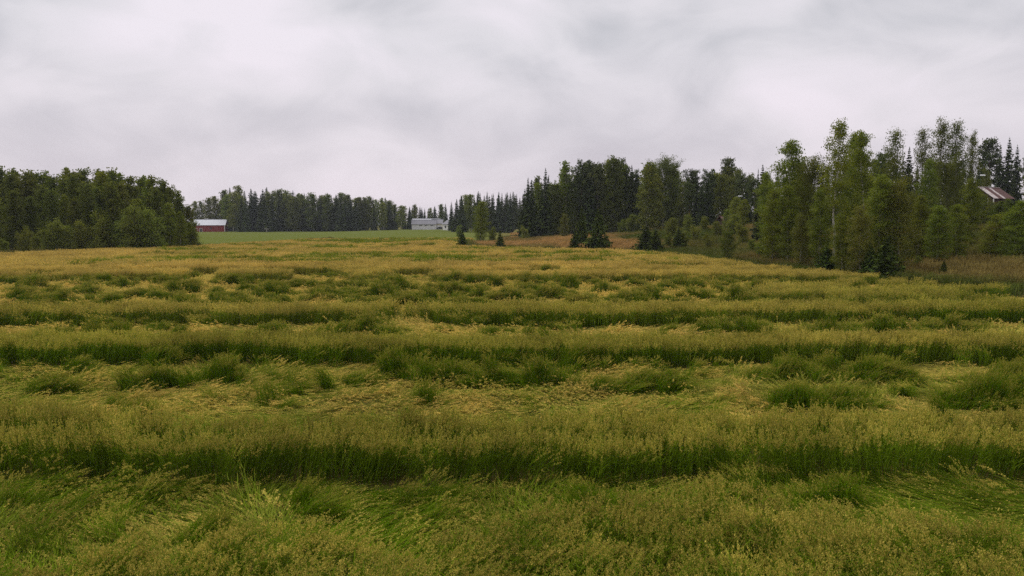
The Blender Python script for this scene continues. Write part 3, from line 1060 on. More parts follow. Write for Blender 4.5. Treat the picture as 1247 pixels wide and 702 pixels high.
proto("spruce", conifer, (91, 92, 93, 94), H=20, R=3.1, z0=0.03, levels=46, per=9, segs=4, size=0.95, mat=M_SPRUCE, bark=B_DARK, power=0.72)
proto("young_spruce", conifer, (101, 102, 103), H=4, R=1.3, z0=0.02, levels=26, per=10, segs=5, size=0.34, mat=M_YSPRUCE, bark=B_DARK, droop=0.12)
proto("slim_spruce", conifer, (104, 105, 106), H=22, R=2.5, z0=0.06, levels=46, per=8, segs=4, size=0.9, mat=M_SPRUCE, bark=B_DARK, power=0.78, droop=0.4)

NAMES = {"birch": "birch_tree", "tall_birch": "birch_tree", "aspen": "aspen_tree", "open_aspen": "aspen_tree", "willow": "willow_bush", "yellow_birch": "birch_tree", "yellow_shrub": "yellow_bush",
         "far_alder": "alder_tree", "far_birch": "birch_tree", "far_yellow_birch": "birch_tree", "pine": "pine_tree", "spruce": "spruce_tree",
         "young_spruce": "young_spruce", "slim_spruce": "spruce_tree"}
BUSHY = {"willow", "yellow_shrub"}
TREE_COUNT = [0]


def plant(key, x, y, h, label, group=None, wide=1.0, variant=None):
    tm, cm, H = PROTO[key][random.randrange(len(PROTO[key])) if variant is None else variant % len(PROTO[key])]
    z = tz(x, y)
    root = bpy.data.objects.new(NAMES[key], None)
    COL.objects.link(root)
    root.location = (x, y, z)
    root.rotation_euler = (0, 0, random.uniform(0, 6.283))
    s = h / H
    if key in ("birch", "yellow_birch") and h < 9:
        wide *= 1.0 + 0.09 * (9 - h)
    root.scale = (s * wide, s * wide, s)
    root.empty_display_size = 0.3
    obj("stem" if key in BUSHY else "trunk", tm, root)
    obj("foliage" if key in BUSHY else "crown", cm, root)
    tag(root, label, "bush" if key in BUSHY else "tree", group)
    TREE_COUNT[0] += 1
    return root


def top_h(px, d, ytop):
    """height of a tree whose top is seen at row ytop"""
    x = at(px, d)
    return CAM_H + (272.0 - ytop) * d / FPX - tz(x, d)


def row(pxs, d0, d1, outline, kinds, labels, group, frac=(0.86, 1.0), wide=(0.9, 1.15), zones=None):
    ox = [o[0] for o in outline]; oy = [o[1] for o in outline]
    for px in pxs:
        px = px + random.uniform(-2, 2)
        d = random.uniform(d0, d1)
        yt = np.interp(px, ox, oy)
        h = top_h(px, d, yt) * random.uniform(*frac)
        key = random.choices([k[0] for k in kinds], [k[1] for k in kinds])[0]
        lab = labels[key]
        if zones:
            lab += " " + next(z for lim, z in zones if px < lim)
        plant(key, at(px, d), d, h, lab, group, random.uniform(*wide) * (1.0 if h > 9 else 1.1))


# --- left grove
OUT_L = [(-40, 205), (0, 202), (10, 207), (25, 212), (36, 209), (52, 210), (70, 213), (85, 206), (95, 204), (110, 210), (125, 207), (150, 207), (160, 210),
         (185, 212), (200, 222), (212, 229), (225, 238), (235, 248), (241, 262)]
LAB = {"far_alder": "dark rounded alder in the thick grove",
       "far_birch": "slender birch with pale trunk in the thick grove"}
row(np.arange(-34, 237, 7), 136, 156, OUT_L, [("far_alder", 4), ("far_birch", 1)], LAB, "grove trees beside the red barn", (0.90, 1.02), (0.85, 1.1), [(60, "behind the yellowish bush"), (120, "midway along"), (185, "where it is tallest"), (999, "at its barn end")])
LAB2 = {"far_alder": "shorter alder along the front of the thick grove",
        "far_birch": "shorter birch along the front of the thick grove"}
row(np.arange(-30, 236, 14), 124, 133, OUT_L, [("far_alder", 4), ("far_birch", 1)], LAB2, "front trees of the dark grove", (0.62, 0.86), zones=[(60, "behind the yellowish bush"), (120, "midway along"), (185, "where it is tallest"), (999, "at its barn end")])
for px, yt in [(45, 284), (62, 272), (82, 268), (104, 270), (125, 258), (146, 262), (168, 252), (187, 256), (206, 258), (222, 266), (236, 270)]:
    d = random.uniform(119, 124) if px < 190 else random.uniform(134, 142)
    plant("willow", at(px, d), d, top_h(px, d, yt), "green willow bush at the foot of the thick grove " + ("beside the yellowish bush" if px < 90 else "midway along the oat edge" if px < 180 else "at its barn end"), "willow bushes at the foot of the grove", 1.15)
plant("yellow_shrub", at(31, 112), 112, top_h(31, 112, 276), "yellowish bush standing alone in front of the dark grove", None, 0.9)
plant("willow", at(6, 114), 114, 2.6, "low green bush beside the yellowish bush before the grove", None, 1.2)

# --- birches behind the barn
for px, yt, k in [(247, 246, "far_birch"), (256, 242, "far_yellow_birch"), (265, 240, "far_yellow_birch"), (272, 244, "far_yellow_birch"), (240, 246, "far_birch")]:
    d = random.uniform(450, 470)
    plant(k, at(px, d), d, top_h(px, d, yt), "pale green birch rising behind the red barn roof" if k == "far_birch" else "yellowish birch rising behind the red barn roof",
          "birches behind the barn", 1.25)

# --- far forest edge
OUT_F = [(275, 229), (290, 229), (300, 231), (312, 232), (325, 230), (336, 229), (345, 233), (357, 234), (380, 236), (400, 235), (420, 237), (440, 240), (455, 241),
         (470, 242), (480, 247), (495, 252), (505, 250), (518, 252), (532, 251), (545, 247)]
LF = {"spruce": "dark broad spruce in the far forest", "slim_spruce": "dark slim spruce in the far forest",
      "far_birch": "lighter birch among spruces in the far forest", "far_alder": "rounded broadleaf tree among spruces in the far forest",
      "far_yellow_birch": "yellowing birch among spruces in the far forest"}
FK = [("spruce", 5), ("slim_spruce", 2), ("far_birch", 2), ("far_alder", 2)]
row(np.arange(279, 500, 5.5), 418, 440, OUT_F, FK, LF, "far forest trees", (0.80, 1.0), (1.1, 1.6), [(330, "next to the red barn"), (380, "behind the wooden rack"), (440, "midway to the grey house"), (999, "next to the grey house")])
row(np.arange(276, 545, 7.5), 448, 480, OUT_F, FK, LF, "far forest trees", (0.90, 1.04), (1.1, 1.6), [(330, "next to the red barn"), (380, "behind the wooden rack"), (440, "midway to the grey house"), (999, "next to the grey house")])
row(np.arange(500, 548, 6), 470, 500, OUT_F, [("slim_spruce", 4), ("spruce", 2), ("far_yellow_birch", 1)],
    {k: v.replace("far forest", "low wood behind the grey house") for k, v in LF.items()},
    "trees behind the grey house", (0.9, 1.0))

# --- wood right of the white house
OUT_M = [(543, 247), (549, 243), (556, 240), (565, 237), (575, 236), (586, 233), (598, 236), (605, 234), (612, 233), (622, 232), (630, 236), (640, 250)]
LM = {"spruce": "dark spruce in the wood beside the small white house", "slim_spruce": "tall slim spruce in the wood beside the small white house",
      "pine": "bare-trunked pine in the wood beside the small white house", "far_birch": "birch in the wood beside the small white house"}
row(np.arange(551, 634, 5), 345, 375, OUT_M, [("spruce", 3), ("slim_spruce", 3), ("pine", 1), ("far_birch", 1)], LM, "wood beside the white house", (0.9, 1.0), (1.0, 1.25))
row(np.arange(560, 636, 8), 380, 400, OUT_M, [("spruce", 3), ("slim_spruce", 3)], LM, "wood beside the white house", (0.95, 1.02), (1.0, 1.25))
# single small trees at the edge of the oats
plant("birch", at(585, 158), 158, top_h(585, 158, 246), "young green birch standing alone between small spruces at the oat edge", None, 1.35)
plant("willow", at(600, 165), 165, top_h(600, 165, 277), "low willow bush at the foot of the lone young birch", None, 1.1)
plant("willow", at(559, 250), 250, top_h(559, 250, 275), "grey-green bush in front of the small white house", None, 1.2)

# --- centre wood on the slope
OUT_C = [(632, 250), (640, 222), (644, 217), (650, 217), (664, 206), (672, 212), (678, 211), (690, 200), (700, 208), (709, 197), (718, 198), (729, 201), (743, 194), (754, 196),
         (761, 204), (768, 202), (775, 212), (788, 198), (798, 197), (807, 193), (820, 206), (832, 217), (842, 209), (852, 214), (861, 209), (872, 212), (887, 194), (893, 207),
         (900, 210), (911, 211), (920, 206)]
LC = {"far_birch": "green birch in the wood above the brown grass", "far_alder": "dense broadleaf tree in the wood above the brown grass",
      "spruce": "dark spruce in the wood above the brown grass", "slim_spruce": "slim pointed spruce in the wood above the brown grass",
      "pine": "tall bare-trunked pine in the wood above the brown grass", "far_yellow_birch": "yellowish birch in the wood above the brown grass"}
ZC = [(680, "at its pointed barn-side end"), (740, "behind the stout young spruce"), (800, "behind the yellow-brown birch"), (860, "above the slope shrubs"), (999, "around the brown shed and lamp")]
CK = [("far_alder", 2), ("far_birch", 3), ("spruce", 2), ("slim_spruce", 2), ("pine", 1)]
for px, yt, k in [(643, 217, "slim_spruce"), (647, 219, "spruce"), (664, 206, "slim_spruce"), (691, 199, "far_birch"), (709, 197, "pine"), (718, 199, "spruce"), (729, 200, "pine"),
                  (743, 194, "far_alder"), (753, 195, "pine"), (768, 202, "slim_spruce"), (774, 211, "spruce"), (807, 193, "aspen"), (818, 204, "far_birch"), (842, 208, "pine"),
                  (861, 208, "pine"), (887, 194, "pine")]:
    d = random.uniform(196, 208)
    LC.setdefault("aspen", "tall airy aspen in the wood above the brown grass")
    plant(k, at(px, d), d, top_h(px, d, yt), LC[k] + " " + next(z for lim, z in ZC if px < lim), "wood above the brown grass", random.uniform(1.0, 1.2))
row(np.arange(638, 785, 7), 200, 222, OUT_C, CK, LC, "wood above the brown grass", (0.76, 0.97), (0.75, 1.0), ZC)
row(np.arange(640, 930, 9), 225, 245, OUT_C, CK, LC, "wood above the brown grass", (0.88, 1.0), (0.75, 1.0), ZC)
row(np.arange(822, 925, 8), 175, 205, OUT_C, [("far_birch", 2), ("far_alder", 2), ("spruce", 2), ("pine", 1)], LC, "wood above the brown grass", (0.82, 0.98), zones=ZC)
plant("far_yellow_birch", at(786, 168), 168, top_h(786, 168, 200), "broad yellow-brown birch in front of the dark centre wood", None, 1.25)
plant("far_yellow_birch", at(797, 173), 173, top_h(797, 173, 214), "second yellow-brown birch beside the broad one, lower", None, 1.15)
plant("yellow_birch", at(687, 176), 176, top_h(687, 176, 261), "small pale yellow-green tree alone on the brown grass", None, 1.0)
for px, yt in [(757, 268), (640, 276)]:
    plant("willow", at(px, 185), 185, top_h(px, 185, yt), "light green low shrub at the foot of the centre wood", "shrubs at the foot of the centre wood", 1.1)
# shrubs on the slope
for px, yt, d, k in [(818, 266, 140, "willow"), (838, 262, 150, "willow"), (856, 264, 150, "willow"), (846, 274, 128, "yellow_shrub"), (872, 270, 132, "willow"), (862, 284, 112, "yellow_shrub"),
                     (830, 282, 118, "willow"), (812, 284, 122, "willow"), (905, 272, 112, "willow"), (895, 262, 135, "willow"), (770, 262, 178, "willow")]:
    plant(k, at(px, d), d, top_h(px, d, yt),
          "green willow shrub on the grassy slope right of the small spruces" if k == "willow" else "yellowing shrub on the grassy slope right of the small spruces",
          "shrubs on the grassy slope", 1.2)
# small spruces along the edge of the oats
for px, d, yt, lab, wd in [(563, 132, 283, "small spruce at the oat edge beside the lone young birch", 1.0), (609, 123, 284, "small slim spruce alone at the oat edge before brown grass", 0.95),
                           (700, 122, 283, "small thin spruce just left of the stout young spruce", 1.0), (728, 121, 261, "stout young spruce, widest of those at the oat edge", 0.95),
                           (708, 132, 256, "taller thin young spruce behind the stout young spruce", 0.6),
                           (787, 116, 278, "bushy young spruce pair-mate at the oat edge below the yellow-brown birch", 1.35), (798, 114, 282, "young spruce half hidden beside its bushy neighbour", 1.2),
                           (826, 118, 281, "dark young spruce among the slope shrubs", 1.2)]:
    plant("young_spruce", at(px, d), d, top_h(px, d, yt) * 1.15, lab, None, wd * 1.1)

# --- right-hand trees
R1 = "trees along the right edge of the oats"
for px, d, yt, k, wd, lab in [
        (886, 98, 278, "aspen", 1.15, "small round-crowned tree at the oat edge left of the birches"),
        (926, 118, 201, "slim_spruce", 1.2, "pointed spruce behind the first tall birch of the right edge"),
        (934, 112, 212, "birch", 1.1, "leafy birch pressed against the left side of the tall birch clump"),
        (950, 97, 176, "birch", 1.2, "tall feathery birch, first of the right-hand edge, over the small round tree"),
        (941, 92, 232, "birch", 1.15, "lower birch at the foot of the first tall right-hand birch"),
        (969, 104, 199, "birch", 1.2, "pointed birch between the feathery birch and the tall white-trunked birch"),
        (960, 90, 228, "birch", 1.1, "bushy birch low in front of the pointed birch"),
        (990, 92, 193, "aspen", 0.95, "dense dark tree just left of the tall white-trunked birch"),
        (1018, 83, 150, "tall_birch", 0.95, "tallest white-trunked birch with airy crown on the right edge"),
        (998, 82, 232, "birch", 0.9, "thin pale-trunked birch below the dense dark tree"),
        (1037, 92, 165, "birch", 0.85, "tall green birch just right of the white-trunked birch"),
        (1055, 88, 164, "birch", 0.85, "broad green birch behind the yellowing birches"),
        (1082, 96, 161, "open_aspen", 0.85, "high dark tree behind the broad green birch"),
        (1102, 125, 180, "slim_spruce", 1.1, "dark spruce tip between the high tree and the big aspen"),
        (1120, 112, 160, "open_aspen", 0.85, "left stem of the big open aspen group"),
        (1140, 114, 147, "open_aspen", 0.95, "highest of the big open aspen group"),
        (1162, 112, 151, "open_aspen", 0.9, "right-hand high aspen with gaps of sky in its crown"),
        (1180, 116, 163, "open_aspen", 0.7, "outer low-crowned aspen ending the open group"),
        (1068, 76, 216, "birch", 1.25, "full bushy birch at the oat edge over the low dark spruce"),
        (1092, 75, 219, "yellow_birch", 1.1, "yellow-green birch right of the full bushy birch"),
        (1047, 74, 250, "yellow_birch", 0.9, "short yellowing birch under the white-trunked birch"),
        (1024, 76, 262, "birch", 0.9, "short leafy birch at the foot of the tall white trunk"),
        (975, 84, 262, "yellow_birch", 0.85, "short yellow-brown birch at the foot of the dense dark tree"),
        (1150, 108, 190, "aspen", 0.8, "dense lower aspen filling the foot of the open group"),
        (1128, 104, 196, "birch", 1.0, "green birch leaning against the open aspen group"),
        (1118, 82, 240, "birch", 1.1, "middling birch below the open aspen group"),
        (1140, 78, 252, "birch", 1.2, "leaning leafy birch before the open aspen group"),
        (1165, 80, 250, "birch", 1.1, "soft green birch left of the weathered roof"),
        (1178, 95, 219, "birch", 1.1, "taller green birch just left of the lamp and weathered roof"),
        (1204, 78, 262, "birch", 1.2, "leafy young birch under the weathered roof"),
        (1236, 76, 246, "birch", 1.3, "full green tree below and right of the weathered roof"),
        (1228, 92, 246, "young_spruce", 1.0, "dark young spruce behind the full green tree by the roof"),
        (1262, 82, 238, "birch", 1.2, "green birch at the far right of the bank"),
        (1290, 78, 230, "birch", 1.2, "green birch outermost along the bank"),
        (1080, 70, 288, "young_spruce", 1.35, "low dark spreading spruce under the full bushy birch"),
        (1060, 73, 296, "young_spruce", 1.1, "low dark spruce left of the spreading one"),
        (1008, 78, 296, "young_spruce", 1.2, "dark little spruce at the foot of the white trunk"),
        (1150, 69, 317, "young_spruce", 1.15, "small dark spruce alone on the right bank"),
        (1203, 188, 171, "pine", 1.0, "dark pine behind the weathered roof"),
        (1212, 195, 180, "slim_spruce", 1.1, "slim dark spruce behind the weathered roof"),
        (1222, 186, 169, "slim_spruce", 1.2, "tallest dark spruce behind the weathered roof"),
        (1232, 190, 178, "slim_spruce", 1.1, "dark spruce right of the tallest one behind the roof"),
        (1247, 185, 184, "pine", 1.1, "dark pine farthest right behind the roof"),
        (1192, 185, 186, "spruce", 1.1, "dark spruce behind the lamp"),
        (1195, 120, 238, "birch", 1.5, "broad leafy birch under the gable of the weathered house"),
        (1214, 112, 246, "birch", 1.5, "broad low birch under the eave of the weathered house"),
        (1205, 118, 247, "birch", 1.4, "leafy birch hiding the foot of the weathered house"),
        (1224, 122, 243, "birch", 1.1, "green birch against the right side of the weathered house"),
        (1186, 116, 232, "birch", 1.0, "birch covering the lamp pole beside the weathered house"),
        (893, 145, 241, "birch", 1.2, "bushy birch in front of the lamp pole on the slope"),
        (900, 142, 244, "birch", 1.2, "bushy birch right of the lamp on the slope"),
        (884, 150, 256, "birch", 1.2, "small birch hiding the brown shed"),
        (1254, 132, 192, "yellow_birch", 1.0, "yellowing birch right of the weathered roof"),
        (1196, 172, 206, "yellow_birch", 0.8, "thin yellowing birch behind the lamp")]:
    if d < 100:
        d *= 0.87
    plant(k, at(px, d), d, top_h(px, d, yt), lab, R1, wd)
# undergrowth along the right edge
for px, d, yt in [(930, 88, 290), (952, 84, 296), (985, 78, 300), (1040, 72, 300), (1105, 72, 292), (1128, 74, 285), (1165, 74, 300), (1185, 76, 290), (1215, 70, 300), (1240, 66, 300), (1268, 64, 290), (1140, 72, 300), (1152, 78, 290), (1172, 68, 308), (1225, 74, 285), (1120, 66, 312), (1205, 84, 280), (1245, 78, 275), (915, 96, 292), (1000, 72, 305)]:
    plant("willow", at(px, d), d, top_h(px, d, yt), "low willow undergrowth bush below the trees of the right bank", "undergrowth of the right bank", 1.2)
# background fill of the hillside wood on the right
LR = {"spruce": "dark spruce in the hillside wood", "slim_spruce": "slim spruce in the hillside wood",
      "far_alder": "dark broadleaf tree in the hillside wood", "pine": "pine in the hillside wood"}
OUT_R = [(920, 215), (950, 205), (990, 205), (1030, 190), (1080, 185), (1110, 190), (1150, 190), (1190, 192), (1247, 190), (1320, 190)]
row([p for p in np.arange(925, 1310, 9) if not 1186 < p < 1258], 142, 180, OUT_R, [("spruce", 3), ("slim_spruce", 2), ("far_alder", 2), ("pine", 1)], LR, "hillside wood on the right", (0.8, 0.98), zones=[(1000, "left of the white trunk"), (1100, "behind the white trunk"), (1185, "behind the open aspens"), (9999, "around the weathered roof")])
row(np.arange(930, 1190, 16), 118, 135, [(920, 232), (1180, 225), (1247, 225)], [("far_alder", 3), ("spruce", 2)], LR, "hillside wood on the right", (0.8, 1.0), zones=[(1000, "left of the white trunk"), (1100, "behind the white trunk"), (1185, "behind the open aspens"), (9999, "around the weathered roof")])

# ------------------------------------------------------------------ buildings
P_RED = paint("red_ochre_boards", (0.27, 0.042, 0.036), (0.20, 0.030, 0.028), 1.5, 0.85, stretch=(6, 6, 0.5))
P_WHITE = paint("white_paint", (0.82, 0.81, 0.78), (0.74, 0.72, 0.69), 2.0)
P_TIN = paint("galvanised_roof", (0.62, 0.63, 0.68), (0.50, 0.52, 0.57), 0.7, 0.5, 0.0, (3, 0.4, 1))
P_DARK = paint("dark_opening", (0.018, 0.018, 0.020))
P_GREY = paint("grey_boards", (0.74, 0.73, 0.74), (0.66, 0.65, 0.66), 1.5, 0.8, stretch=(5, 5, 0.5))
P_SLATE = paint("dark_grey_roof", (0.155, 0.155, 0.18), (0.12, 0.12, 0.145), 1.0, 0.6)
P_CREAM = paint("cream_render", (0.78, 0.72, 0.52), (0.70, 0.63, 0.45), 1.2)
P_BROWN = paint("brown_boards", (0.07, 0.035, 0.026), (0.05, 0.026, 0.02), 1.5, 0.85, stretch=(6, 6, 0.5))
P_RUST = paint("rusty_roof_sheet", (0.125, 0.055, 0.045), (0.085, 0.04, 0.035), 1.6, 0.7)
P_PALE = paint("worn_roof_sheet", (0.62, 0.58, 0.56), (0.42, 0.33, 0.31), 1.8, 0.6)
P_STEEL = paint("galvanised_steel", (0.30, 0.31, 0.32), None, 2.0, 0.5, 0.6)
P_LAMP = paint("lamp_housing_white", (0.85, 0.87, 0.88), (0.8, 0.82, 0.84), 2.0, 0.4)
P_CAR = paint("dark_car_paint", (0.02, 0.022, 0.028), None, 2.0, 0.3)
P_GLASS = paint("window_glass", (0.03, 0.035, 0.045), None, 2.0, 0.08)
P_WOOD = paint("weathered_wood", (0.34, 0.32, 0.28), (0.24, 0.22, 0.19), 3.0, 0.85)


def part(name, mat, root, fn):
    m = MB()
    fn(m)
    return obj(name, m.mesh(name, mat), root)


def gable(m, w, dp, z0, z1, zr):
    """closed house body: eaves at z1, ridge along x at zr"""
    a, b = w / 2, dp / 2
    m.face_set([(-a, -b, z0), (a, -b, z0), (a, b, z0), (-a, b, z0), (-a, -b, z1), (a, -b, z1), (a, b, z1), (-a, b, z1), (-a, 0, zr), (a, 0, zr)],
               [(0, 1, 5, 4), (2, 3, 7, 6), (1, 2, 6, 9, 5), (3, 0, 4, 8, 7), (0, 3, 2, 1), (4, 5, 9, 8), (7, 8, 9, 6)])


def roof_slab(m, x0, x1, b, z1, zr, th, side, over=0.5):
    """one sloping roof side (side -1 front, +1 back)"""
    dz = (zr - z1) / b * over
    y_e, z_e = side * (b + over), z1 - dz
    s = [(x0, y_e, z_e + 0.02), (x1, y_e, z_e + 0.02), (x1, 0, zr + 0.02), (x0, 0, zr + 0.02)]
    m.face_set(s + [(p[0], p[1], p[2] + th) for p in s],
               [(0, 1, 2, 3), (4, 7, 6, 5), (0, 4, 5, 1), (1, 5, 6, 2), (2, 6, 7, 3), (3, 7, 4, 0)])


def house(name, px, d, w, dp, wall_h, roof_h, rotz, wall_mat, roof_mat, label, corners=None, sink=0.3):
    x = at(px, d)
    root = bpy.data.objects.new(name, None)
    COL.objects.link(root)
    root.location = (x, d, tz(x, d))
    root.rotation_euler = (0, 0, rotz)
    tag(root, label, "building")
    part("wall", wall_mat, root, lambda m: gable(m, w, dp, -sink, wall_h, wall_h + roof_h))
    ns = max(4, int(w / 1.3))
    for side in (-1, 1):
        part("roof", roof_mat, root, lambda m: roof_slab(m, -w / 2 - 0.5, w / 2 + 0.5, dp / 2, wall_h, wall_h + roof_h, 0.10, side))
    part("ridge_cap", P_DARK if roof_mat is P_TIN else roof_mat, root, lambda m: m.box(-w / 2 - 0.52, w / 2 + 0.52, -0.22, 0.22, wall_h + roof_h + 0.06, wall_h + roof_h + 0.20))
    if corners:
        for sx in (-1, 1):
            for sy in (-1, 1):
                part("corner_board", corners, root, lambda m: m.box(sx * w / 2 - 0.14, sx * w / 2 + 0.14, sy * dp / 2 - 0.14, sy * dp / 2 + 0.14, -sink, wall_h - 0.02))
    return root


def opening(root, kind, x0, x1, z0, z1, yf, frame, fill, bars=0):
    w_ = part(kind, fill, root, lambda m: m.box(x0, x1, yf - 0.05, yf + 0.2, z0, z1))
    t = 0.14
    part("frame", frame, w_, lambda m: (m.box(x0 - t, x0 - 0.003, yf - 0.09, yf + 0.1, z0, z1 + t), m.box(x1 + 0.003, x1 + t, yf - 0.09, yf + 0.1, z0, z1 + t),
                                        m.box(x0 - 0.002, x1 + 0.002, yf - 0.088, yf + 0.1, z1 + 0.003, z1 + t)))
    return w_


# red barn
barn = house("red_barn", 257, 432, 17.5, 8, 4.0, 2.9, rad(7), P_RED, P_TIN, "red ochre barn with pale metal roof standing beyond the green ley", P_WHITE)
opening(barn, "door", -4.6, -3.2, -0.2, 1.9, -4.0, P_WHITE, P_BROWN)
opening(barn, "door", -7.2, -5.6, -0.2, 1.9, -4.0, P_WHITE, P_RED)
opening(barn, "window", 1.0, 1.9, 1.6, 2.5, -4.0, P_RED, P_GLASS)

# grey outbuilding with cream wing
gh = house("grey_house", 517, 430, 12.8, 8, 3.0, 2.3, rad(3), P_GREY, P_SLATE, "long light grey house with dark roof and narrow windows by the ley", P_WHITE)
for xx in (-1.9, 1.2, 4.4):
    opening(gh, "window", xx - 0.75, xx + 0.75, 2.05, 2.45, -4.0, P_GREY, P_GLASS)
ch = house("cream_house", 533, 433, 5.6, 9.5, 3.3, 2.2, rad(2), P_CREAM, P_SLATE, "cream walled house wing with dark doors beside the long grey house", P_WHITE)
opening(ch, "door", -2.4, -1.5, -0.2, 2.1, -4.75, P_CREAM, P_DARK)
opening(ch, "garage_door", -0.6, 2.1, -0.2, 2.2, -4.75, P_WHITE, P_GREY)
wr = house("white_roofed_shed", 519, 452, 16, 7, 4.6, 1.5, rad(3), P_GREY, P_TIN, "shed with pale metal roof showing just above the grey house ridge")
wh = house("white_house", 549, 396, 5.2, 6, 3.2, 2.0, rad(-55), P_WHITE, P_SLATE, "small white house behind the bush right of the cream wing", P_WHITE)
opening(wh, "window", -0.7, 0.7, 1.0, 2.3, -3.0, P_WHITE, P_GLASS)


def car(px, d, rotz, label):
    x = at(px, d)
    root = bpy.data.objects.new("parked_car", None)
    COL.objects.link(root)
    root.location = (x, d, tz(x, d)); root.rotation_euler = (0, 0, rotz)
    tag(root, label, "car")

    def body(m):
        prof = [(-2.1, .35), (-2.1, .75), (-1.6, .85), (-1.1, 1.4), (0.7, 1.42), (1.3, .92), (2.05, .78), (2.1, .35)]
        n_ = len(prof)
        vs = [(a, -0.85, b) for a, b in prof] + [(a, 0.85, b) for a, b in prof]
        fs = [tuple(range(n_)), tuple(reversed(range(n_, 2 * n_)))] + [(i, i + n_, (i + 1) % n_ + n_, (i + 1) % n_) for i in range(n_)]
        m.face_set(vs, fs)
    part("body", P_CAR, root, body)
    part("window", P_GLASS, root, lambda m: m.box(-1.0, 0.75, -0.87, 0.87, 0.95, 1.3))
    for sx in (-1.3, 1.3):
        for sy in (-0.82, 0.82):
            wv = part("wheel", P_DARK, root, lambda m: m.tube([(sx, sy - 0.1, 0.33), (sx, sy + 0.1, 0.33)], [0.33, 0.33], 12))
            part("rim", P_STEEL, wv, lambda m: m.tube([(sx, sy - 0.115, 0.33), (sx, sy + 0.115, 0.33)], [0.19, 0.19], 10))


car(536.5, 424, rad(10), "dark car parked before the cream house wing")
car(551, 392, rad(-5), "dark car parked below the small white house")

# small pale rack by the forest edge
xr, yr = at(325.5, 405), 405
rack = bpy.data.objects.new("wooden_rack", None)
COL.objects.link(rack)
rack.location = (xr, yr, tz(xr, yr))
tag(rack, "small pale wooden rack standing on the ley before the far forest", "rack")
part("post", P_WOOD, rack, lambda m: m.box(-0.2, 0.2, -0.15, 0.15, -0.2, 1.7))
part("top_board", P_WOOD, rack, lambda m: m.box(-1.3, 1.3, -0.5, 0.5, 1.705, 1.95))


# house with weathered roof on the hill
def weathered_house():
    d = 150
    x = at(1211.5, d)
    eave_z = CAM_H + (272 - 240) * d / FPX
    ridge_z = CAM_H + (272 - 228.5) * d / FPX
    z = tz(x, d)
    root = bpy.data.objects.new("weathered_house", None)
    COL.objects.link(root)
    root.location = (x, d + 3, z)
    root.rotation_euler = (0, 0, rad(30))
    tag(root, "brown house on the wooded bank with red roof patched by pale worn sheets", "building")
    w, dp = 6.4, 5.0
    wh_, rh = eave_z - z, ridge_z - eave_z
    # ridge runs along local x; the gable end at -x faces the camera's left
    part("wall", P_BROWN, root, lambda m: gable(m, w, dp, -1.0, wh_, wh_ + rh))
    n_ = 9
    ww = (w + 1.0) / n_
    for side in (-1, 1):
        for i in range(n_):
            mat = P_PALE if (i in (0, 1, 4) if side < 0 else i % 3 == 0) else P_RUST
            x0 = -w / 2 - 0.5 + i * ww
            part("roof_sheet", mat, root, lambda m: roof_slab(m, x0 + 0.004, x0 + ww - 0.004, dp / 2, wh_, wh_ + rh, 0.05 + 0.012 * (i % 2), side, 0.6))
    part("ridge_cap", P_PALE, root, lambda m: m.box(-w / 2 - 0.5, w / 2 + 0.5, -0.16, 0.16, wh_ + rh + 0.05, wh_ + rh + 0.14))
    part("porch_post", P_WHITE, root, lambda m: m.box(-w / 2 - 0.35, -w / 2 - 0.2, -dp / 2 - 0.45, -dp / 2 - 0.3, -1.2, wh_ - 0.45))
    for yy in (-1.2, 1.0):
        wv = part("window", P_GLASS, root, lambda m: m.box(-w / 2 - 0.05, -w / 2 + 0.1, yy - 0.45, yy + 0.45, wh_ - 1.6, wh_ - 0.4))
        part("frame", P_WHITE, wv, lambda m: (m.box(-w / 2 - 0.09, -w / 2 + 0.08, yy - 0.58, yy - 0.453, wh_ - 1.7, wh_ - 0.3),
                                              m.box(-w / 2 - 0.09, -w / 2 + 0.08, yy + 0.453, yy + 0.58, wh_ - 1.7, wh_ - 0.3)))


weathered_house()

# small brown shed glimpsed in the wood
house("brown_shed", 886, 168, 3.2, 3, 1.9, 0.8, rad(10), P_BROWN, P_RUST, "small reddish brown shed half hidden among trees on the slope")


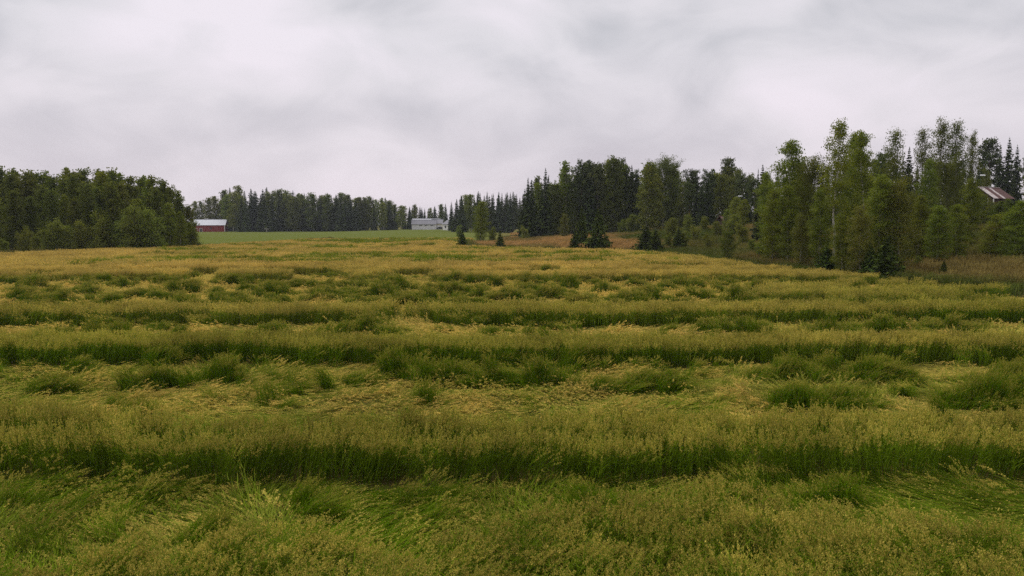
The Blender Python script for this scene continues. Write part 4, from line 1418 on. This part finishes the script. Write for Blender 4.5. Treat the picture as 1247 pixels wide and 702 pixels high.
def lamp(px, d, ytop, rotz, label):
    x = at(px, d)
    z = tz(x, d)
    h = CAM_H + (272 - ytop) * d / FPX - z
    root = bpy.data.objects.new("street_lamp", None)
    COL.objects.link(root)
    root.location = (x, d, z); root.rotation_euler = (0, 0, rotz)
    tag(root, label, "street lamp", "street lamps on the wooded hillside")
    part("pole", P_STEEL, root, lambda m: m.tube([(0, 0, -0.3), (0, 0, h * 0.55), (0, 0, h - 0.15)], [0.09, 0.07, 0.05], 10))
    part("arm", P_STEEL, root, lambda m: m.tube([(0, 0, h - 0.2), (0.35, 0, h - 0.02), (0.9, 0, h + 0.05)], [0.035, 0.035, 0.03], 8))

    def head(m):
        ring = lambda xx, w_, z0, z1: [(xx, -w_, z0), (xx, w_, z0), (xx, w_ * .7, z1), (xx, -w_ * .7, z1)]
        secs = [ring(0.75, 0.08, h, h + 0.10), ring(1.0, 0.18, h - 0.02, h + 0.2), ring(1.4, 0.2, h, h + 0.22), ring(1.75, 0.1, h + 0.04, h + 0.16)]
        vs = [v for s_ in secs for v in s_]
        fs = [(3, 2, 1, 0), (12, 13, 14, 15)]
        for i in range(3):
            for k in range(4):
                fs.append((i * 4 + k, i * 4 + (k + 1) % 4, i * 4 + 4 + (k + 1) % 4, i * 4 + 4 + k))
        m.face_set(vs, fs)
    part("lamp_head", P_LAMP, root, head)


lamp(1184, 125, 215, rad(15), "street lamp with white head beside the weathered roof")
lamp(893, 165, 240, rad(10), "street lamp with white head among trees above the slope")
print("TREES", TREE_COUNT[0], "TUFTS", len(pts))

# ------------------------------------------------------------------ damp air
hm, ht, hout = new_mat("damp_air")
pv = ht.nodes.new("ShaderNodeVolumePrincipled")
pv.inputs["Color"].default_value = (0.80, 0.86, 0.96, 1)
pv.inputs["Density"].default_value = 0.00014
pv.inputs["Anisotropy"].default_value = 0.0
ht.links.new(pv.outputs[0], hout.inputs["Volume"])
mb = MB()
mb.box(-2500, 2500, -320, 2700, -1.6, 38)
tag(obj("haze", mb.mesh("haze", hm)), "thin damp air over the fields that greys the far forest", "haze", kind="stuff")
